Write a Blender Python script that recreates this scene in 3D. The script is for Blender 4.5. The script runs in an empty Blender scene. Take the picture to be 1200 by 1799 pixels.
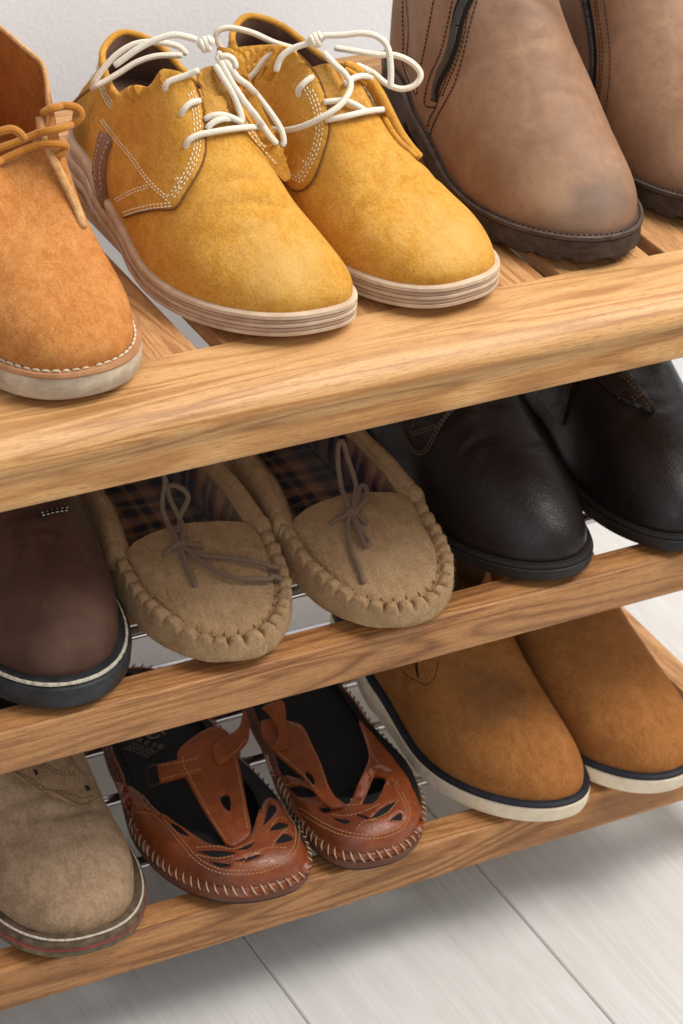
import bpy, math, random
import numpy as np
from mathutils import Vector, Matrix, noise
from mathutils.bvhtree import BVHTree
from mathutils.geometry import delaunay_2d_cdt

random.seed(4)
scene = bpy.context.scene
COL = scene.collection

# ------------------------------------------------------------------ camera
CAM_M = np.array([[0.87579518, -0.47798843, 0.06715558],
                  [-0.21071415, -0.50378042, -0.83773793],
                  [0.4342607, 0.71953621, -0.54192739]])      # rows: right, down, forward
CAM_C = np.array([-0.88123653, -1.48072761, 0.95319])
cam_d = bpy.data.cameras.new('camera')
cam = bpy.data.objects.new('camera', cam_d)
COL.objects.link(cam)
mw = Matrix.Identity(4)
for i in range(3):
    mw[i][0] = CAM_M[0][i]
    mw[i][1] = -CAM_M[1][i]
    mw[i][2] = -CAM_M[2][i]
    mw[i][3] = CAM_C[i]
cam.matrix_world = mw
cam_d.sensor_fit = 'VERTICAL'
cam_d.sensor_height = 36.0
cam_d.lens = 36.0 * 5000.0 / 1799.0
cam_d.clip_start = 0.05
cam_d.clip_end = 50
cam_d.dof.use_dof = True
cam_d.dof.focus_distance = 1.99
cam_d.dof.aperture_fstop = 12.0
scene.camera = cam

# ------------------------------------------------------------------ world and lamps
world = bpy.data.worlds.new('World')
scene.world = world
world.use_nodes = True
bg = world.node_tree.nodes['Background']
bg.inputs[0].default_value = (0.93, 0.96, 1.0, 1)
bg.inputs[1].default_value = 0.30


def area(name, loc, target, sx, sy, power, col):
    d = bpy.data.lights.new(name, 'AREA')
    d.shape = 'RECTANGLE'
    d.size, d.size_y, d.energy, d.color = sx, sy, power, col
    o = bpy.data.objects.new(name, d)
    COL.objects.link(o)
    o.location = loc
    o.rotation_euler = (Vector(target) - Vector(loc)).to_track_quat('-Z', 'Y').to_euler()
    return o


area('key_softbox', (1.05, -0.45, 1.75), (0.05, 0.15, -0.1), 1.25, 1.25, 52, (1.0, 0.97, 0.93))
area('fill_softbox', (-1.5, -2.3, 1.3), (0.0, 0.0, -0.3), 1.8, 1.8, 17, (0.95, 0.97, 1.0))
scene.view_settings.view_transform = 'Standard'
scene.view_settings.look = 'None'
scene.view_settings.exposure = 0.27
scene.view_settings.gamma = 1.0
scene.view_settings.use_curve_mapping = False
scene.render.engine = 'CYCLES'


# ------------------------------------------------------------------ materials
def srgb(r, g, b):
    f = lambda c: (c / 255 / 12.92) if c / 255 <= 0.04045 else ((c / 255 + 0.055) / 1.055) ** 2.4
    return (f(r), f(g), f(b), 1)


class NT:
    def __init__(self, name):
        self.m = bpy.data.materials.new(name)
        self.m.use_nodes = True
        self.t = self.m.node_tree
        self.b = self.t.nodes['Principled BSDF']
        self.out = self.t.nodes['Material Output']

    def n(self, typ, **kw):
        nd = self.t.nodes.new(typ)
        for k, v in kw.items():
            if k in nd.inputs.keys():
                nd.inputs[k].default_value = v
            else:
                setattr(nd, k, v)
        return nd

    def l(self, a, b):
        self.t.links.new(a, b)

    def co(self, kind='Object', scale=(1, 1, 1), rnd=0.0):
        tc = self.n('ShaderNodeTexCoord')
        mp = self.n('ShaderNodeMapping')
        mp.inputs['Scale'].default_value = scale
        self.l(tc.outputs[kind], mp.inputs['Vector'])
        if rnd:
            oi = self.n('ShaderNodeObjectInfo')
            mu = self.n('ShaderNodeVectorMath', operation='SCALE')
            cx = self.n('ShaderNodeCombineXYZ')
            self.l(oi.outputs['Random'], cx.inputs[0])
            m2 = self.n('ShaderNodeMath', operation='MULTIPLY')
            m2.inputs[1].default_value = 7.31
            self.l(oi.outputs['Random'], m2.inputs[0])
            fr = self.n('ShaderNodeMath', operation='FRACT')
            self.l(m2.outputs[0], fr.inputs[0])
            self.l(fr.outputs[0], cx.inputs[1])
            self.l(fr.outputs[0], cx.inputs[2])
            self.l(cx.outputs[0], mu.inputs[0])
            mu.inputs['Scale'].default_value = rnd
            self.l(mu.outputs[0], mp.inputs['Location'])
        return mp.outputs[0]

    def noise(self, vec, scale, detail=3, rough=0.55, dist=0.0):
        nd = self.n('ShaderNodeTexNoise')
        nd.inputs['Scale'].default_value = scale
        nd.inputs['Detail'].default_value = detail
        nd.inputs['Roughness'].default_value = rough
        nd.inputs['Distortion'].default_value = dist
        self.l(vec, nd.inputs['Vector'])
        return nd.outputs['Fac']

    def ramp(self, fac, stops):
        r = self.n('ShaderNodeValToRGB')
        els = r.color_ramp.elements
        while len(els) < len(stops):
            els.new(0.5)
        for e, (p, c) in zip(els, stops):
            e.position = p
            e.color = c
        self.l(fac, r.inputs[0])
        return r.outputs[0]

    def mix(self, fac, a, b, mode='MIX'):
        nd = self.n('ShaderNodeMix', data_type='RGBA', blend_type=mode)
        for idx, v in ((0, fac), (6, a), (7, b)):
            if hasattr(v, 'is_linked') or hasattr(v, 'links'):
                self.l(v, nd.inputs[idx])
            else:
                nd.inputs[idx].default_value = v
        return nd.outputs[2]

    def math(self, op, a, b=0.0, clamp=False):
        nd = self.n('ShaderNodeMath', operation=op, use_clamp=clamp)
        for i, v in enumerate((a, b)):
            if hasattr(v, 'links'):
                self.l(v, nd.inputs[i])
            else:
                nd.inputs[i].default_value = v
        return nd.outputs[0]

    def bump(self, h, strength=0.3, dist=0.001, prev=None):
        nd = self.n('ShaderNodeBump')
        nd.inputs['Strength'].default_value = strength
        nd.inputs['Distance'].default_value = dist
        self.l(h, nd.inputs['Height'])
        if prev is not None:
            self.l(prev, nd.inputs['Normal'])
        return nd.outputs[0]

    def fin(self, color=None, rough=0.6, normal=None, **kw):
        if color is not None:
            if hasattr(color, 'links'):
                self.l(color, self.b.inputs['Base Color'])
            else:
                self.b.inputs['Base Color'].default_value = color
        if hasattr(rough, 'links'):
            self.l(rough, self.b.inputs['Roughness'])
        else:
            self.b.inputs['Roughness'].default_value = rough
        if normal is not None:
            self.l(normal, self.b.inputs['Normal'])
        for k, v in kw.items():
            self.b.inputs[k.replace('_', ' ')].default_value = v
        return self.m


G0, G1 = (0, 0, 0, 1), (1, 1, 1, 1)


def suede(name, main, dark, light, nap=1.0, sheen=0.25, stain=None, scuff=None, mott=1.0):
    """napped leather: blotchy pile direction, fine fibre grain, optional soiled spots ((x,y,z,r), colour)"""
    t = NT(name)
    v = t.co()
    big = t.noise(v, 22, 4, 0.6, 0.6)
    mid = t.noise(v, 90, 4, 0.65, 0.3)
    fine = t.noise(v, 480, 4, 0.75)
    fib = t.noise(t.co(scale=(1, 0.5, 1)), 1000, 2, 0.6)
    c = t.mix(0.5 * mott, main, t.ramp(big, [(0.34, dark), (0.50, main), (0.70, light)]))
    c = t.mix(t.math('MULTIPLY', t.ramp(mid, [(0.40, G0), (0.62, G1)]), 0.34 * mott), c, light)
    c = t.mix(t.math('MULTIPLY', t.ramp(mid, [(0.40, G1), (0.54, G0)]), 0.30 * mott), c, dark)
    brush = t.noise(t.co(scale=(1.0, .35, .6)), 130, 4, 0.65, 1.6)
    c = t.mix(t.math('MULTIPLY', t.ramp(brush, [(0.52, G0), (0.66, G1)]), 0.38), c, light)
    c = t.mix(t.math('MULTIPLY', t.ramp(brush, [(0.34, G1), (0.46, G0)]), 0.38), c, dark)
    lo = tuple(x * 0.62 for x in dark[:3]) + (1,)
    c = t.mix(t.math('MULTIPLY', t.ramp(fine, [(0.36, G1), (0.54, G0)]), 0.34), c, lo)
    hi = tuple(min(1, x * 1.35 + 0.02) for x in light[:3]) + (1,)
    c = t.mix(t.math('MULTIPLY', t.ramp(fib, [(0.54, G0), (0.70, G1)]), 0.30), c, hi)
    for sp in (stain or []):
        (x, y, z, r), colr, amt = sp
        tc = t.n('ShaderNodeTexCoord')
        d = t.n('ShaderNodeVectorMath', operation='DISTANCE')
        wob = t.n('ShaderNodeVectorMath', operation='ADD')
        nn = t.n('ShaderNodeTexNoise')
        nn.inputs['Scale'].default_value = 45
        nn.inputs['Detail'].default_value = 4
        t.l(tc.outputs['Object'], nn.inputs['Vector'])
        sc = t.n('ShaderNodeVectorMath', operation='SCALE')
        sc.inputs['Scale'].default_value = r * 1.1
        t.l(nn.outputs['Color'], sc.inputs[0])
        t.l(tc.outputs['Object'], wob.inputs[0])
        t.l(sc.outputs[0], wob.inputs[1])
        t.l(wob.outputs[0], d.inputs[0])
        d.inputs[1].default_value = (x + r * .55, y + r * .55, z + r * .55)
        mr = t.n('ShaderNodeMapRange')
        mr.interpolation_type = 'SMOOTHSTEP'
        mr.inputs['From Min'].default_value = r
        mr.inputs['From Max'].default_value = r * 0.25
        mr.inputs['To Max'].default_value = amt
        t.l(d.outputs['Value'], mr.inputs['Value'])
        c = t.mix(mr.outputs[0], c, colr)
    b1 = t.bump(brush, 0.35, 0.0012, t.bump(mid, 0.25, 0.0012))
    b2 = t.bump(fine, 0.55 * nap, 0.0007, b1)
    b3 = t.bump(fib, 0.5 * nap, 0.0004, b2)
    return t.fin(c, 0.92, b3, Sheen_Weight=sheen, Sheen_Roughness=0.45, Sheen_Tint=light, Specular_IOR_Level=0.12)


def leather(name, main, dark, light, rough=0.42, pebble=420, pb=0.35, spec=0.5, stain=None, wear=0.35):
    t = NT(name)
    v = t.co()
    big = t.noise(v, 26, 4, 0.6, 0.4)
    mid = t.noise(v, 140, 3, 0.6)
    c = t.mix(0.55, main, t.ramp(big, [(0.34, dark), (0.52, main), (0.72, light)]))
    c = t.mix(t.math('MULTIPLY', t.ramp(mid, [(0.38, G1), (0.55, G0)]), wear), c, dark)
    vo = t.n('ShaderNodeTexVoronoi', feature='DISTANCE_TO_EDGE')
    vo.inputs['Scale'].default_value = pebble
    wv = t.n('ShaderNodeVectorMath', operation='ADD')
    nn = t.n('ShaderNodeTexNoise')
    nn.inputs['Scale'].default_value = 180
    t.l(v, nn.inputs['Vector'])
    s2 = t.n('ShaderNodeVectorMath', operation='SCALE')
    s2.inputs['Scale'].default_value = 0.003
    t.l(nn.outputs['Color'], s2.inputs[0])
    t.l(v, wv.inputs[0])
    t.l(s2.outputs[0], wv.inputs[1])
    t.l(wv.outputs[0], vo.inputs['Vector'])
    peb = t.ramp(vo.outputs['Distance'], [(0.0, G0), (0.25, G1)])
    c = t.mix(t.math('MULTIPLY', t.math('SUBTRACT', 1.0, peb), 0.25), c, dark)
    for sp in (stain or []):
        (x, y, z, r), colr, amt = sp
        tc = t.n('ShaderNodeTexCoord')
        d = t.n('ShaderNodeVectorMath', operation='DISTANCE')
        wob = t.n('ShaderNodeVectorMath', operation='ADD')
        sc = t.n('ShaderNodeVectorMath', operation='SCALE')
        sc.inputs['Scale'].default_value = r * 1.1
        n2 = t.n('ShaderNodeTexNoise')
        n2.inputs['Scale'].default_value = 40
        n2.inputs['Detail'].default_value = 5
        t.l(tc.outputs['Object'], n2.inputs['Vector'])
        t.l(n2.outputs['Color'], sc.inputs[0])
        t.l(tc.outputs['Object'], wob.inputs[0])
        t.l(sc.outputs[0], wob.inputs[1])
        t.l(wob.outputs[0], d.inputs[0])
        d.inputs[1].default_value = (x + r * .55, y + r * .55, z + r * .55)
        mr = t.n('ShaderNodeMapRange')
        mr.interpolation_type = 'SMOOTHSTEP'
        mr.inputs['From Min'].default_value = r
        mr.inputs['From Max'].default_value = r * 0.2
        mr.inputs['To Max'].default_value = amt
        t.l(d.outputs['Value'], mr.inputs['Value'])
        c = t.mix(mr.outputs[0], c, colr)
    wr = t.noise(t.co(scale=(.5, 1.5, 1)), 95, 5, .6, 2.2)
    wr = t.math('ABSOLUTE', t.math('SUBTRACT', wr, .5))
    wr = t.ramp(wr, [(0.0, G0), (0.05, G1)])
    c = t.mix(t.math('MULTIPLY', t.math('SUBTRACT', 1.0, wr), .14), c, dark)
    b1 = t.bump(wr, 0.16, 0.0008, t.bump(mid, 0.18, 0.001))
    b2 = t.bump(peb, pb, 0.0004, b1)
    rr = t.math('ADD', t.math('MULTIPLY', mid, 0.22), rough - 0.1)
    return t.fin(c, rr, b2, Specular_IOR_Level=spec)


def rubber(name, main, dark, rough=0.7, scale=120, streak=(1, 1, 1), spec=0.3, amt=0.6):
    t = NT(name)
    v = t.co(scale=streak)
    a = t.noise(v, scale, 5, 0.65)
    b = t.noise(t.co(), 30, 3, 0.6)
    c = t.ramp(a, [(0.35, dark), (0.62, main)])
    c = t.mix(t.math('MULTIPLY', t.ramp(b, [(0.35, G1), (0.6, G0)]), amt), c, dark)
    return t.fin(c, rough, t.bump(a, 0.3, 0.0008), Specular_IOR_Level=spec)


def cord(name, main, dark, turns=1.0, rep=1500.0, rough=0.85):
    """woven cord: UV.x runs round the cord, UV.y along it in metres"""
    t = NT(name)
    tc = t.n('ShaderNodeTexCoord')
    sp = t.n('ShaderNodeSeparateXYZ')
    t.l(tc.outputs['UV'], sp.inputs[0])
    u = t.math('MULTIPLY', sp.outputs[0], 2 * math.pi * 4 * turns)
    w = t.math('MULTIPLY', sp.outputs[1], rep * math.pi)
    s1 = t.math('SINE', t.math('ADD', u, w))
    s2 = t.math('SINE', t.math('SUBTRACT', u, w))
    h = t.math('MULTIPLY', s1, s2)
    h = t.math('ADD', t.math('MULTIPLY', h, 0.5), 0.5)
    f = t.noise(t.co(), 900, 3, 0.7)
    c = t.mix(t.math('MULTIPLY', t.math('SUBTRACT', 1.0, h), 0.55), main, dark)
    c = t.mix(t.math('MULTIPLY', t.ramp(f, [(0.4, G1), (0.6, G0)]), 0.35), c, dark)
    return t.fin(c, rough, t.bump(f, 0.4, 0.0004, t.bump(h, 0.5, 0.0006)), Specular_IOR_Level=0.15, Sheen_Weight=0.2)


def plain(name, col, rough=0.7, metal=0.0, spec=0.3):
    t = NT(name)
    a = t.noise(t.co(), 260, 4, 0.6)
    lo = tuple(x * 0.72 for x in col[:3]) + (1,)
    c = t.ramp(a, [(0.35, lo), (0.62, col)])
    return t.fin(c, rough, t.bump(a, 0.15, 0.0005), Metallic=metal, Specular_IOR_Level=spec)


def oak(name, along, light, main, dark, contrast=1.0):
    """oak: growth-ring bands bent into cathedrals, fine streaks and short dark pores along the grain"""
    t = NT(name)
    ax = {'x': (1, 0, 0), 'y': (0, 1, 0), 'z': (0, 0, 1)}[along]
    sc = lambda lo, hi: tuple(lo if a else hi for a in ax)
    v = t.co(scale=sc(1.1, 9), rnd=40)
    warp = t.noise(v, 2.2, 3, 0.5, 0.4)
    v2 = t.co(scale=sc(0.8, 11), rnd=40)
    w = t.n('ShaderNodeTexNoise')
    w.inputs['Scale'].default_value = 2.4
    w.inputs['Detail'].default_value = 2.0
    w.inputs['Distortion'].default_value = 0.9
    t.l(v2, w.inputs['Vector'])
    rings = t.math('SINE', t.math('ADD', t.math('MULTIPLY', w.outputs['Fac'], 54.0), t.math('MULTIPLY', warp, 20.0)))
    rings = t.math('ADD', t.math('MULTIPLY', rings, 0.5), 0.5)
    streak = t.noise(t.co(scale=sc(5, 230), rnd=40), 3.0, 5, 0.7)
    fine = t.noise(t.co(scale=sc(12, 420), rnd=40), 3.0, 3, 0.7)
    pore = t.noise(t.co(scale=sc(46, 860), rnd=40), 2.2, 2, 0.6)
    tone = t.noise(t.co(scale=sc(1.2, 4), rnd=40), 3.0, 2)
    c = t.ramp(rings, [(0.0, dark), (0.34, main), (0.95, light)])
    c = t.mix(0.42, c, t.ramp(streak, [(0.35, dark), (0.52, main), (0.68, light)]))
    c = t.mix(t.math('MULTIPLY', t.ramp(fine, [(0.36, G1), (0.54, G0)]), 0.45 * contrast), c, dark)
    c = t.mix(t.math('MULTIPLY', t.ramp(tone, [(0.40, G0), (0.65, G1)]), 0.35), c, light)
    dk = tuple(x * 0.48 for x in dark[:3]) + (1,)
    c = t.mix(t.math('MULTIPLY', t.ramp(pore, [(0.34, G1), (0.43, G0)]), 0.60 * contrast), c, dk)
    b = t.bump(fine, 0.12, 0.0006, t.bump(pore, 0.10, 0.0005))
    return t.fin(c, 0.48, b, Specular_IOR_Level=0.35)


def plaid(name):
    t = NT(name)
    v = t.co()
    sp = t.n('ShaderNodeSeparateXYZ')
    t.l(v, sp.inputs[0])

    def stripes(s, per, off):
        f = t.math('FRACT', t.math('ADD', t.math('MULTIPLY', s, 1.0 / per), off))
        return t.ramp(f, [(0.0, srgb(24, 26, 44)), (0.20, srgb(24, 26, 44)), (0.22, srgb(158, 130, 84)), (0.25, srgb(70, 30, 34)),
                          (0.31, srgb(150, 122, 80)), (0.34, srgb(24, 26, 44)), (0.52, srgb(22, 22, 38)), (0.55, srgb(112, 48, 46)),
                          (0.60, srgb(150, 112, 84)), (0.86, srgb(140, 104, 78)), (0.90, srgb(112, 48, 46)), (0.96, srgb(60, 40, 48))])
    wv = t.noise(v, 40, 2)
    a = stripes(t.math('ADD', sp.outputs[1], t.math('MULTIPLY', wv, 0.008)), 0.034, 0.1)
    b = stripes(t.math('ADD', sp.outputs[0], t.math('MULTIPLY', wv, 0.006)), 0.034, 0.35)
    ck = t.n('ShaderNodeTexChecker')
    ck.inputs['Scale'].default_value = 1400
    t.l(v, ck.inputs['Vector'])
    c = t.mix(t.math('ADD', t.math('MULTIPLY', ck.outputs['Fac'], 0.2), 0.38), a, b)
    f = t.noise(v, 900, 2)
    return t.fin(c, 0.95, t.bump(f, 0.5, 0.0005), Specular_IOR_Level=0.05, Sheen_Weight=0.2)


M = {}
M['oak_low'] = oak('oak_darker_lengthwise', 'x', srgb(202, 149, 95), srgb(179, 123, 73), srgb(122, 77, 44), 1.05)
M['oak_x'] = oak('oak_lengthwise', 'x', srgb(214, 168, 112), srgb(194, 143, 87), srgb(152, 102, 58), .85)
M['oak_y'] = oak('oak_crosswise', 'y', srgb(208, 160, 108), srgb(188, 134, 82), srgb(140, 90, 50))
M['oak_z'] = oak('oak_upright', 'z', srgb(208, 160, 108), srgb(188, 134, 82), srgb(140, 90, 50))
_t = NT('chromed_steel')
M['chrome'] = _t.fin((0.72, 0.72, 0.74, 1), 0.13, None, Metallic=1.0)

t_ = NT('painted_wall')
n1 = t_.noise(t_.co(), 260, 4, 0.6)
n2 = t_.noise(t_.co(), 5, 3, 0.5)
n3 = t_.noise(t_.co(scale=(1, 1, 1)), 900, 2, 0.5)
M['wall'] = t_.fin(t_.ramp(n2, [(0.3, (0.87, 0.875, 0.89, 1)), (0.7, (0.90, 0.905, 0.915, 1))]), 0.85, t_.bump(n3, 0.25, 0.0006, t_.bump(n1, 0.35, 0.0012)), Specular_IOR_Level=0.2)

t_ = NT('whitewashed_plank')
g1 = t_.noise(t_.co(scale=(160, 4, 1), rnd=30), 3, 4, 0.65)
g2 = t_.noise(t_.co(scale=(30, 1.2, 1), rnd=30), 3, 3, 0.5, 0.6)
g3 = t_.math('SINE', t_.math('MULTIPLY', t_.noise(t_.co(scale=(7, 0.8, 1), rnd=30), 2.0, 2, 0.4, 0.5), 70.0))
g3 = t_.math('ADD', t_.math('MULTIPLY', g3, 0.5), 0.5)
cc = t_.ramp(g1, [(0.30, srgb(196, 193, 188)), (0.52, srgb(207, 205, 201)), (0.72, srgb(216, 214, 211))])
cc = t_.mix(0.35, cc, t_.ramp(g2, [(0.36, srgb(202, 198, 192)), (0.6, srgb(216, 214, 210))]))
cc = t_.mix(t_.math('MULTIPLY', g3, 0.12), cc, srgb(184, 176, 168))
M['plank'] = t_.fin(cc, 0.5, t_.bump(g1, 0.12, 0.0006), Specular_IOR_Level=0.35)
M['joint'] = plain('plank_joint', srgb(150, 140, 130), 0.9)


# ------------------------------------------------------------------ mesh helpers
def mesh_obj(name, verts, faces, mat, parent=None, smooth=True, uvs=None, stuff=False):
    me = bpy.data.meshes.new(name)
    me.from_pydata([tuple(map(float, v)) for v in verts], [], [tuple(map(int, f)) for f in faces])
    if uvs is not None:
        ul = me.uv_layers.new(name='UVMap')
        for lp in me.loops:
            ul.data[lp.index].uv = uvs[lp.index]
    me.polygons.foreach_set('use_smooth', [smooth] * len(me.polygons))
    me.update()
    o = bpy.data.objects.new(name, me)
    COL.objects.link(o)
    if mat:
        me.materials.append(mat)
    if parent is not None:
        o.parent = parent
    if stuff:
        o['kind'] = 'stuff'
    return o


def sharp(o, ang=35):
    me = o.data
    try:
        me.set_sharp_from_angle(angle=math.radians(ang))
    except Exception:
        pass
    return o


def tag(o, label, cat=None, group=None, kind=None):
    o['label'] = label
    if cat:
        o['category'] = cat
    if group:
        o['group'] = group
    if kind:
        o['kind'] = kind
    return o


def empty(name, loc, rz=0.0):
    o = bpy.data.objects.new(name, None)
    o.empty_display_size = 0.05
    o.location = loc
    o.rotation_euler = (0, 0, rz)
    COL.objects.link(o)
    return o


def prism(name, prof, axis, a, b, mat, parent=None, smooth=True, seg=1):
    """extrude closed profile along x or y; prof = list of (p, z) with p the other horizontal axis"""
    n = len(prof)
    V, F = [], []
    for k in range(seg + 1):
        s = a + (b - a) * k / seg
        for p, z in prof:
            V.append((s, p, z) if axis == 'x' else (p, s, z))
    for k in range(seg):
        for i in range(n):
            j = (i + 1) % n
            F.append((k * n + i, k * n + j, (k + 1) * n + j, (k + 1) * n + i))
    F.append(tuple(range(n))[::-1])
    F.append(tuple(seg * n + i for i in range(n)))
    if axis == 'y':
        F = [f[::-1] for f in F]
    o = mesh_obj(name, V, F, mat, parent, smooth)
    bm_fix(o)
    return sharp(o, 40)


def bm_fix(o):
    import bmesh
    bm = bmesh.new()
    bm.from_mesh(o.data)
    bmesh.ops.recalc_face_normals(bm, faces=bm.faces)
    bm.to_mesh(o.data)
    bm.free()


def rrect(p0, p1, z0, z1, r=0.002, n=3):
    out = []
    for cx, cz, a0 in ((p1 - r, z1 - r, 0), (p0 + r, z1 - r, 90), (p0 + r, z0 + r, 180), (p1 - r, z0 + r, 270)):
        for k in range(n + 1):
            a = math.radians(a0 + 90 * k / n)
            out.append((cx + r * math.cos(a), cz + r * math.sin(a)))
    return out


def catmull(P, n):
    P = np.asarray(P, float)
    if len(P) == 2:
        return P[0] + (P[1] - P[0]) * np.linspace(0, 1, n)[:, None]
    Q = np.vstack([2 * P[0] - P[1], P, 2 * P[-1] - P[-2]])
    out = []
    ts = np.linspace(0, len(P) - 1 - 1e-9, n)
    for t in ts:
        i = int(t)
        f = t - i
        p0, p1, p2, p3 = Q[i], Q[i + 1], Q[i + 2], Q[i + 3]
        out.append(0.5 * ((2 * p1) + (-p0 + p2) * f + (2 * p0 - 5 * p1 + 4 * p2 - p3) * f * f + (-p0 + 3 * p1 - 3 * p2 + p3) * f ** 3))
    return np.array(out)


def resample(P, step=None, n=None):
    P = np.asarray(P, float)
    d = np.r_[0, np.cumsum(np.linalg.norm(np.diff(P, axis=0), axis=1))]
    if n is None:
        n = max(2, int(round(d[-1] / step)) + 1)
    s = np.linspace(0, d[-1], n)
    return np.stack([np.interp(s, d, P[:, k]) for k in range(P.shape[1])], 1)


def tube_geo(P, r, sides=10, flat=None, up=None):
    P = np.asarray(P, float)
    n = len(P)
    T = np.gradient(P, axis=0)
    T /= np.linalg.norm(T, axis=1)[:, None] + 1e-12
    N = np.zeros_like(P)
    a = np.array([0, 0, 1.0]) if up is None else np.asarray(up, float)
    v = a - T[0] * a.dot(T[0])
    if np.linalg.norm(v) < 1e-3:
        v = np.array([1.0, 0, 0]) - T[0] * T[0][0]
    v /= np.linalg.norm(v)
    for i in range(n):
        v = v - T[i] * v.dot(T[i])
        v /= np.linalg.norm(v) + 1e-12
        N[i] = v
    B = np.cross(T, N)
    rr = np.broadcast_to(np.asarray(r, float), (n,))
    V, F, UV = [], [], []
    d = np.r_[0, np.cumsum(np.linalg.norm(np.diff(P, axis=0), axis=1))]
    fl = 1.0 if flat is None else flat
    for i in range(n):
        for k in range(sides):
            an = 2 * math.pi * k / sides
            V.append(P[i] + rr[i] * (math.cos(an) * N[i] * fl + math.sin(an) * B[i]))
    for i in range(n - 1):
        for k in range(sides):
            k2 = (k + 1) % sides
            F.append((i * sides + k, i * sides + k2, (i + 1) * sides + k2, (i + 1) * sides + k))
            UV += [(k / sides, d[i]), ((k + 1) / sides, d[i]), ((k + 1) / sides, d[i + 1]), (k / sides, d[i + 1])]
    F.append(tuple(range(sides))[::-1])
    UV += [(0, 0)] * sides
    F.append(tuple((n - 1) * sides + k for k in range(sides)))
    UV += [(0, 0)] * sides
    return V, F, UV


def tubes(name, paths, r, mat, parent, sides=10, step=0.0018, stuff=False):
    if len(paths) > 1:      # each length of cord is a part of its own
        return [tubes(name, [p], r, mat, parent, sides, step, stuff) for p in paths][0]
    V, F, UV = [], [], []
    for P in paths:
        rad = r
        if isinstance(P, tuple):
            P, rad = P
        P = resample(catmull(P, max(8, len(P) * 10)), step)
        rr = np.full(len(P), rad, float)
        if len(P) > 4:
            rr[0] *= 0.8
            rr[-1] *= 0.8
        v, f, u = tube_geo(P, rr, sides)
        o = len(V)
        V += v
        F += [tuple(i + o for i in q) for q in f]
        UV += u
    return mesh_obj(name, V, F, mat, parent, True, UV, stuff)


def pchip(x, xs, ys):
    xs, ys = np.asarray(xs, float), np.asarray(ys, float)
    h = np.diff(xs)
    d = np.diff(ys) / h
    m = np.zeros_like(ys)
    m[0], m[-1] = d[0], d[-1]
    for i in range(1, len(xs) - 1):
        if d[i - 1] * d[i] > 0:
            w1, w2 = 2 * h[i] + h[i - 1], h[i] + 2 * h[i - 1]
            m[i] = (w1 + w2) / (w1 / d[i - 1] + w2 / d[i])
    x = np.clip(x, xs[0], xs[-1])
    i = np.clip(np.searchsorted(xs, x, side='right') - 1, 0, len(xs) - 2)
    t = (x - xs[i]) / h[i]
    return ((1 + 2 * t) * (1 - t) ** 2 * ys[i] + t * (1 - t) ** 2 * h[i] * m[i] + t * t * (3 - 2 * t) * ys[i + 1] + t * t * (t - 1) * h[i] * m[i + 1])


def sstep(a, b, x):
    t = np.clip((np.asarray(x, float) - a) / (b - a), 0, 1)
    return t * t * (3 - 2 * t)


# ------------------------------------------------------------------ setting: floor, wall
FZ = -0.56
WALL_Y = 0.555
fl = mesh_obj('floor', [(-2.4, -2.6, FZ - .004), (3, -2.6, FZ - .004), (3, WALL_Y, FZ - .004), (-2.4, WALL_Y, FZ - .004)], [(0, 1, 2, 3)], M['joint'])
tag(fl, 'pale whitewashed plank floor under the shoe rack', kind='structure')
pw, g = 0.216, 0.0009
PL = {}


def plank_mesh(L):
    if L not in PL:
        x1, y1 = pw / 2 - g / 2, L / 2 - g / 2
        b = 0.0012
        V = [(-x1, -y1, -.0035), (x1, -y1, -.0035), (x1, y1, -.0035), (-x1, y1, -.0035), (-x1, -y1, -b), (x1, -y1, -b), (x1, y1, -b), (-x1, y1, -b),
             (-x1 + b, -y1 + b, 0), (x1 - b, -y1 + b, 0), (x1 - b, y1 - b, 0), (-x1 + b, y1 - b, 0)]
        F = [(8, 9, 10, 11)] + [(4 + i, 4 + (i + 1) % 4, 8 + (i + 1) % 4, 8 + i) for i in range(4)] + [(i, (i + 1) % 4, 4 + (i + 1) % 4, 4 + i) for i in range(4)]
        me = bpy.data.meshes.new('floor_plank')
        me.from_pydata(V, [], F)
        me.materials.append(M['plank'])
        PL[L] = me
    return PL[L]


for k in range(-10, 13):
    xc = 0.178 - pw / 2 + pw * k
    for (y0, y1) in (((-2.6, -1.6), (-1.6, -0.6), (-0.6, WALL_Y)) if k % 2 else ((-2.6, -2.0), (-2.0, -0.75), (-0.75, WALL_Y))):
        o = bpy.data.objects.new('floor_plank', plank_mesh(round(y1 - y0, 4)))
        o.location = (xc, (y0 + y1) / 2, FZ)
        o.parent = fl
        COL.objects.link(o)

wl = mesh_obj('wall', [(-2.4, WALL_Y, FZ - .02), (3, WALL_Y, FZ - .02), (3, WALL_Y, 2.4), (-2.4, WALL_Y, 2.4),
                       (-2.4, WALL_Y + .1, FZ - .02), (3, WALL_Y + .1, FZ - .02), (3, WALL_Y + .1, 2.4), (-2.4, WALL_Y + .1, 2.4)],
              [(0, 1, 2, 3), (5, 4, 7, 6), (3, 2, 6, 7), (1, 5, 6, 2), (4, 0, 3, 7)], M['wall'], smooth=False)
tag(wl, 'plain white painted wall behind the shoe rack', 'wall', kind='structure')

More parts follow.
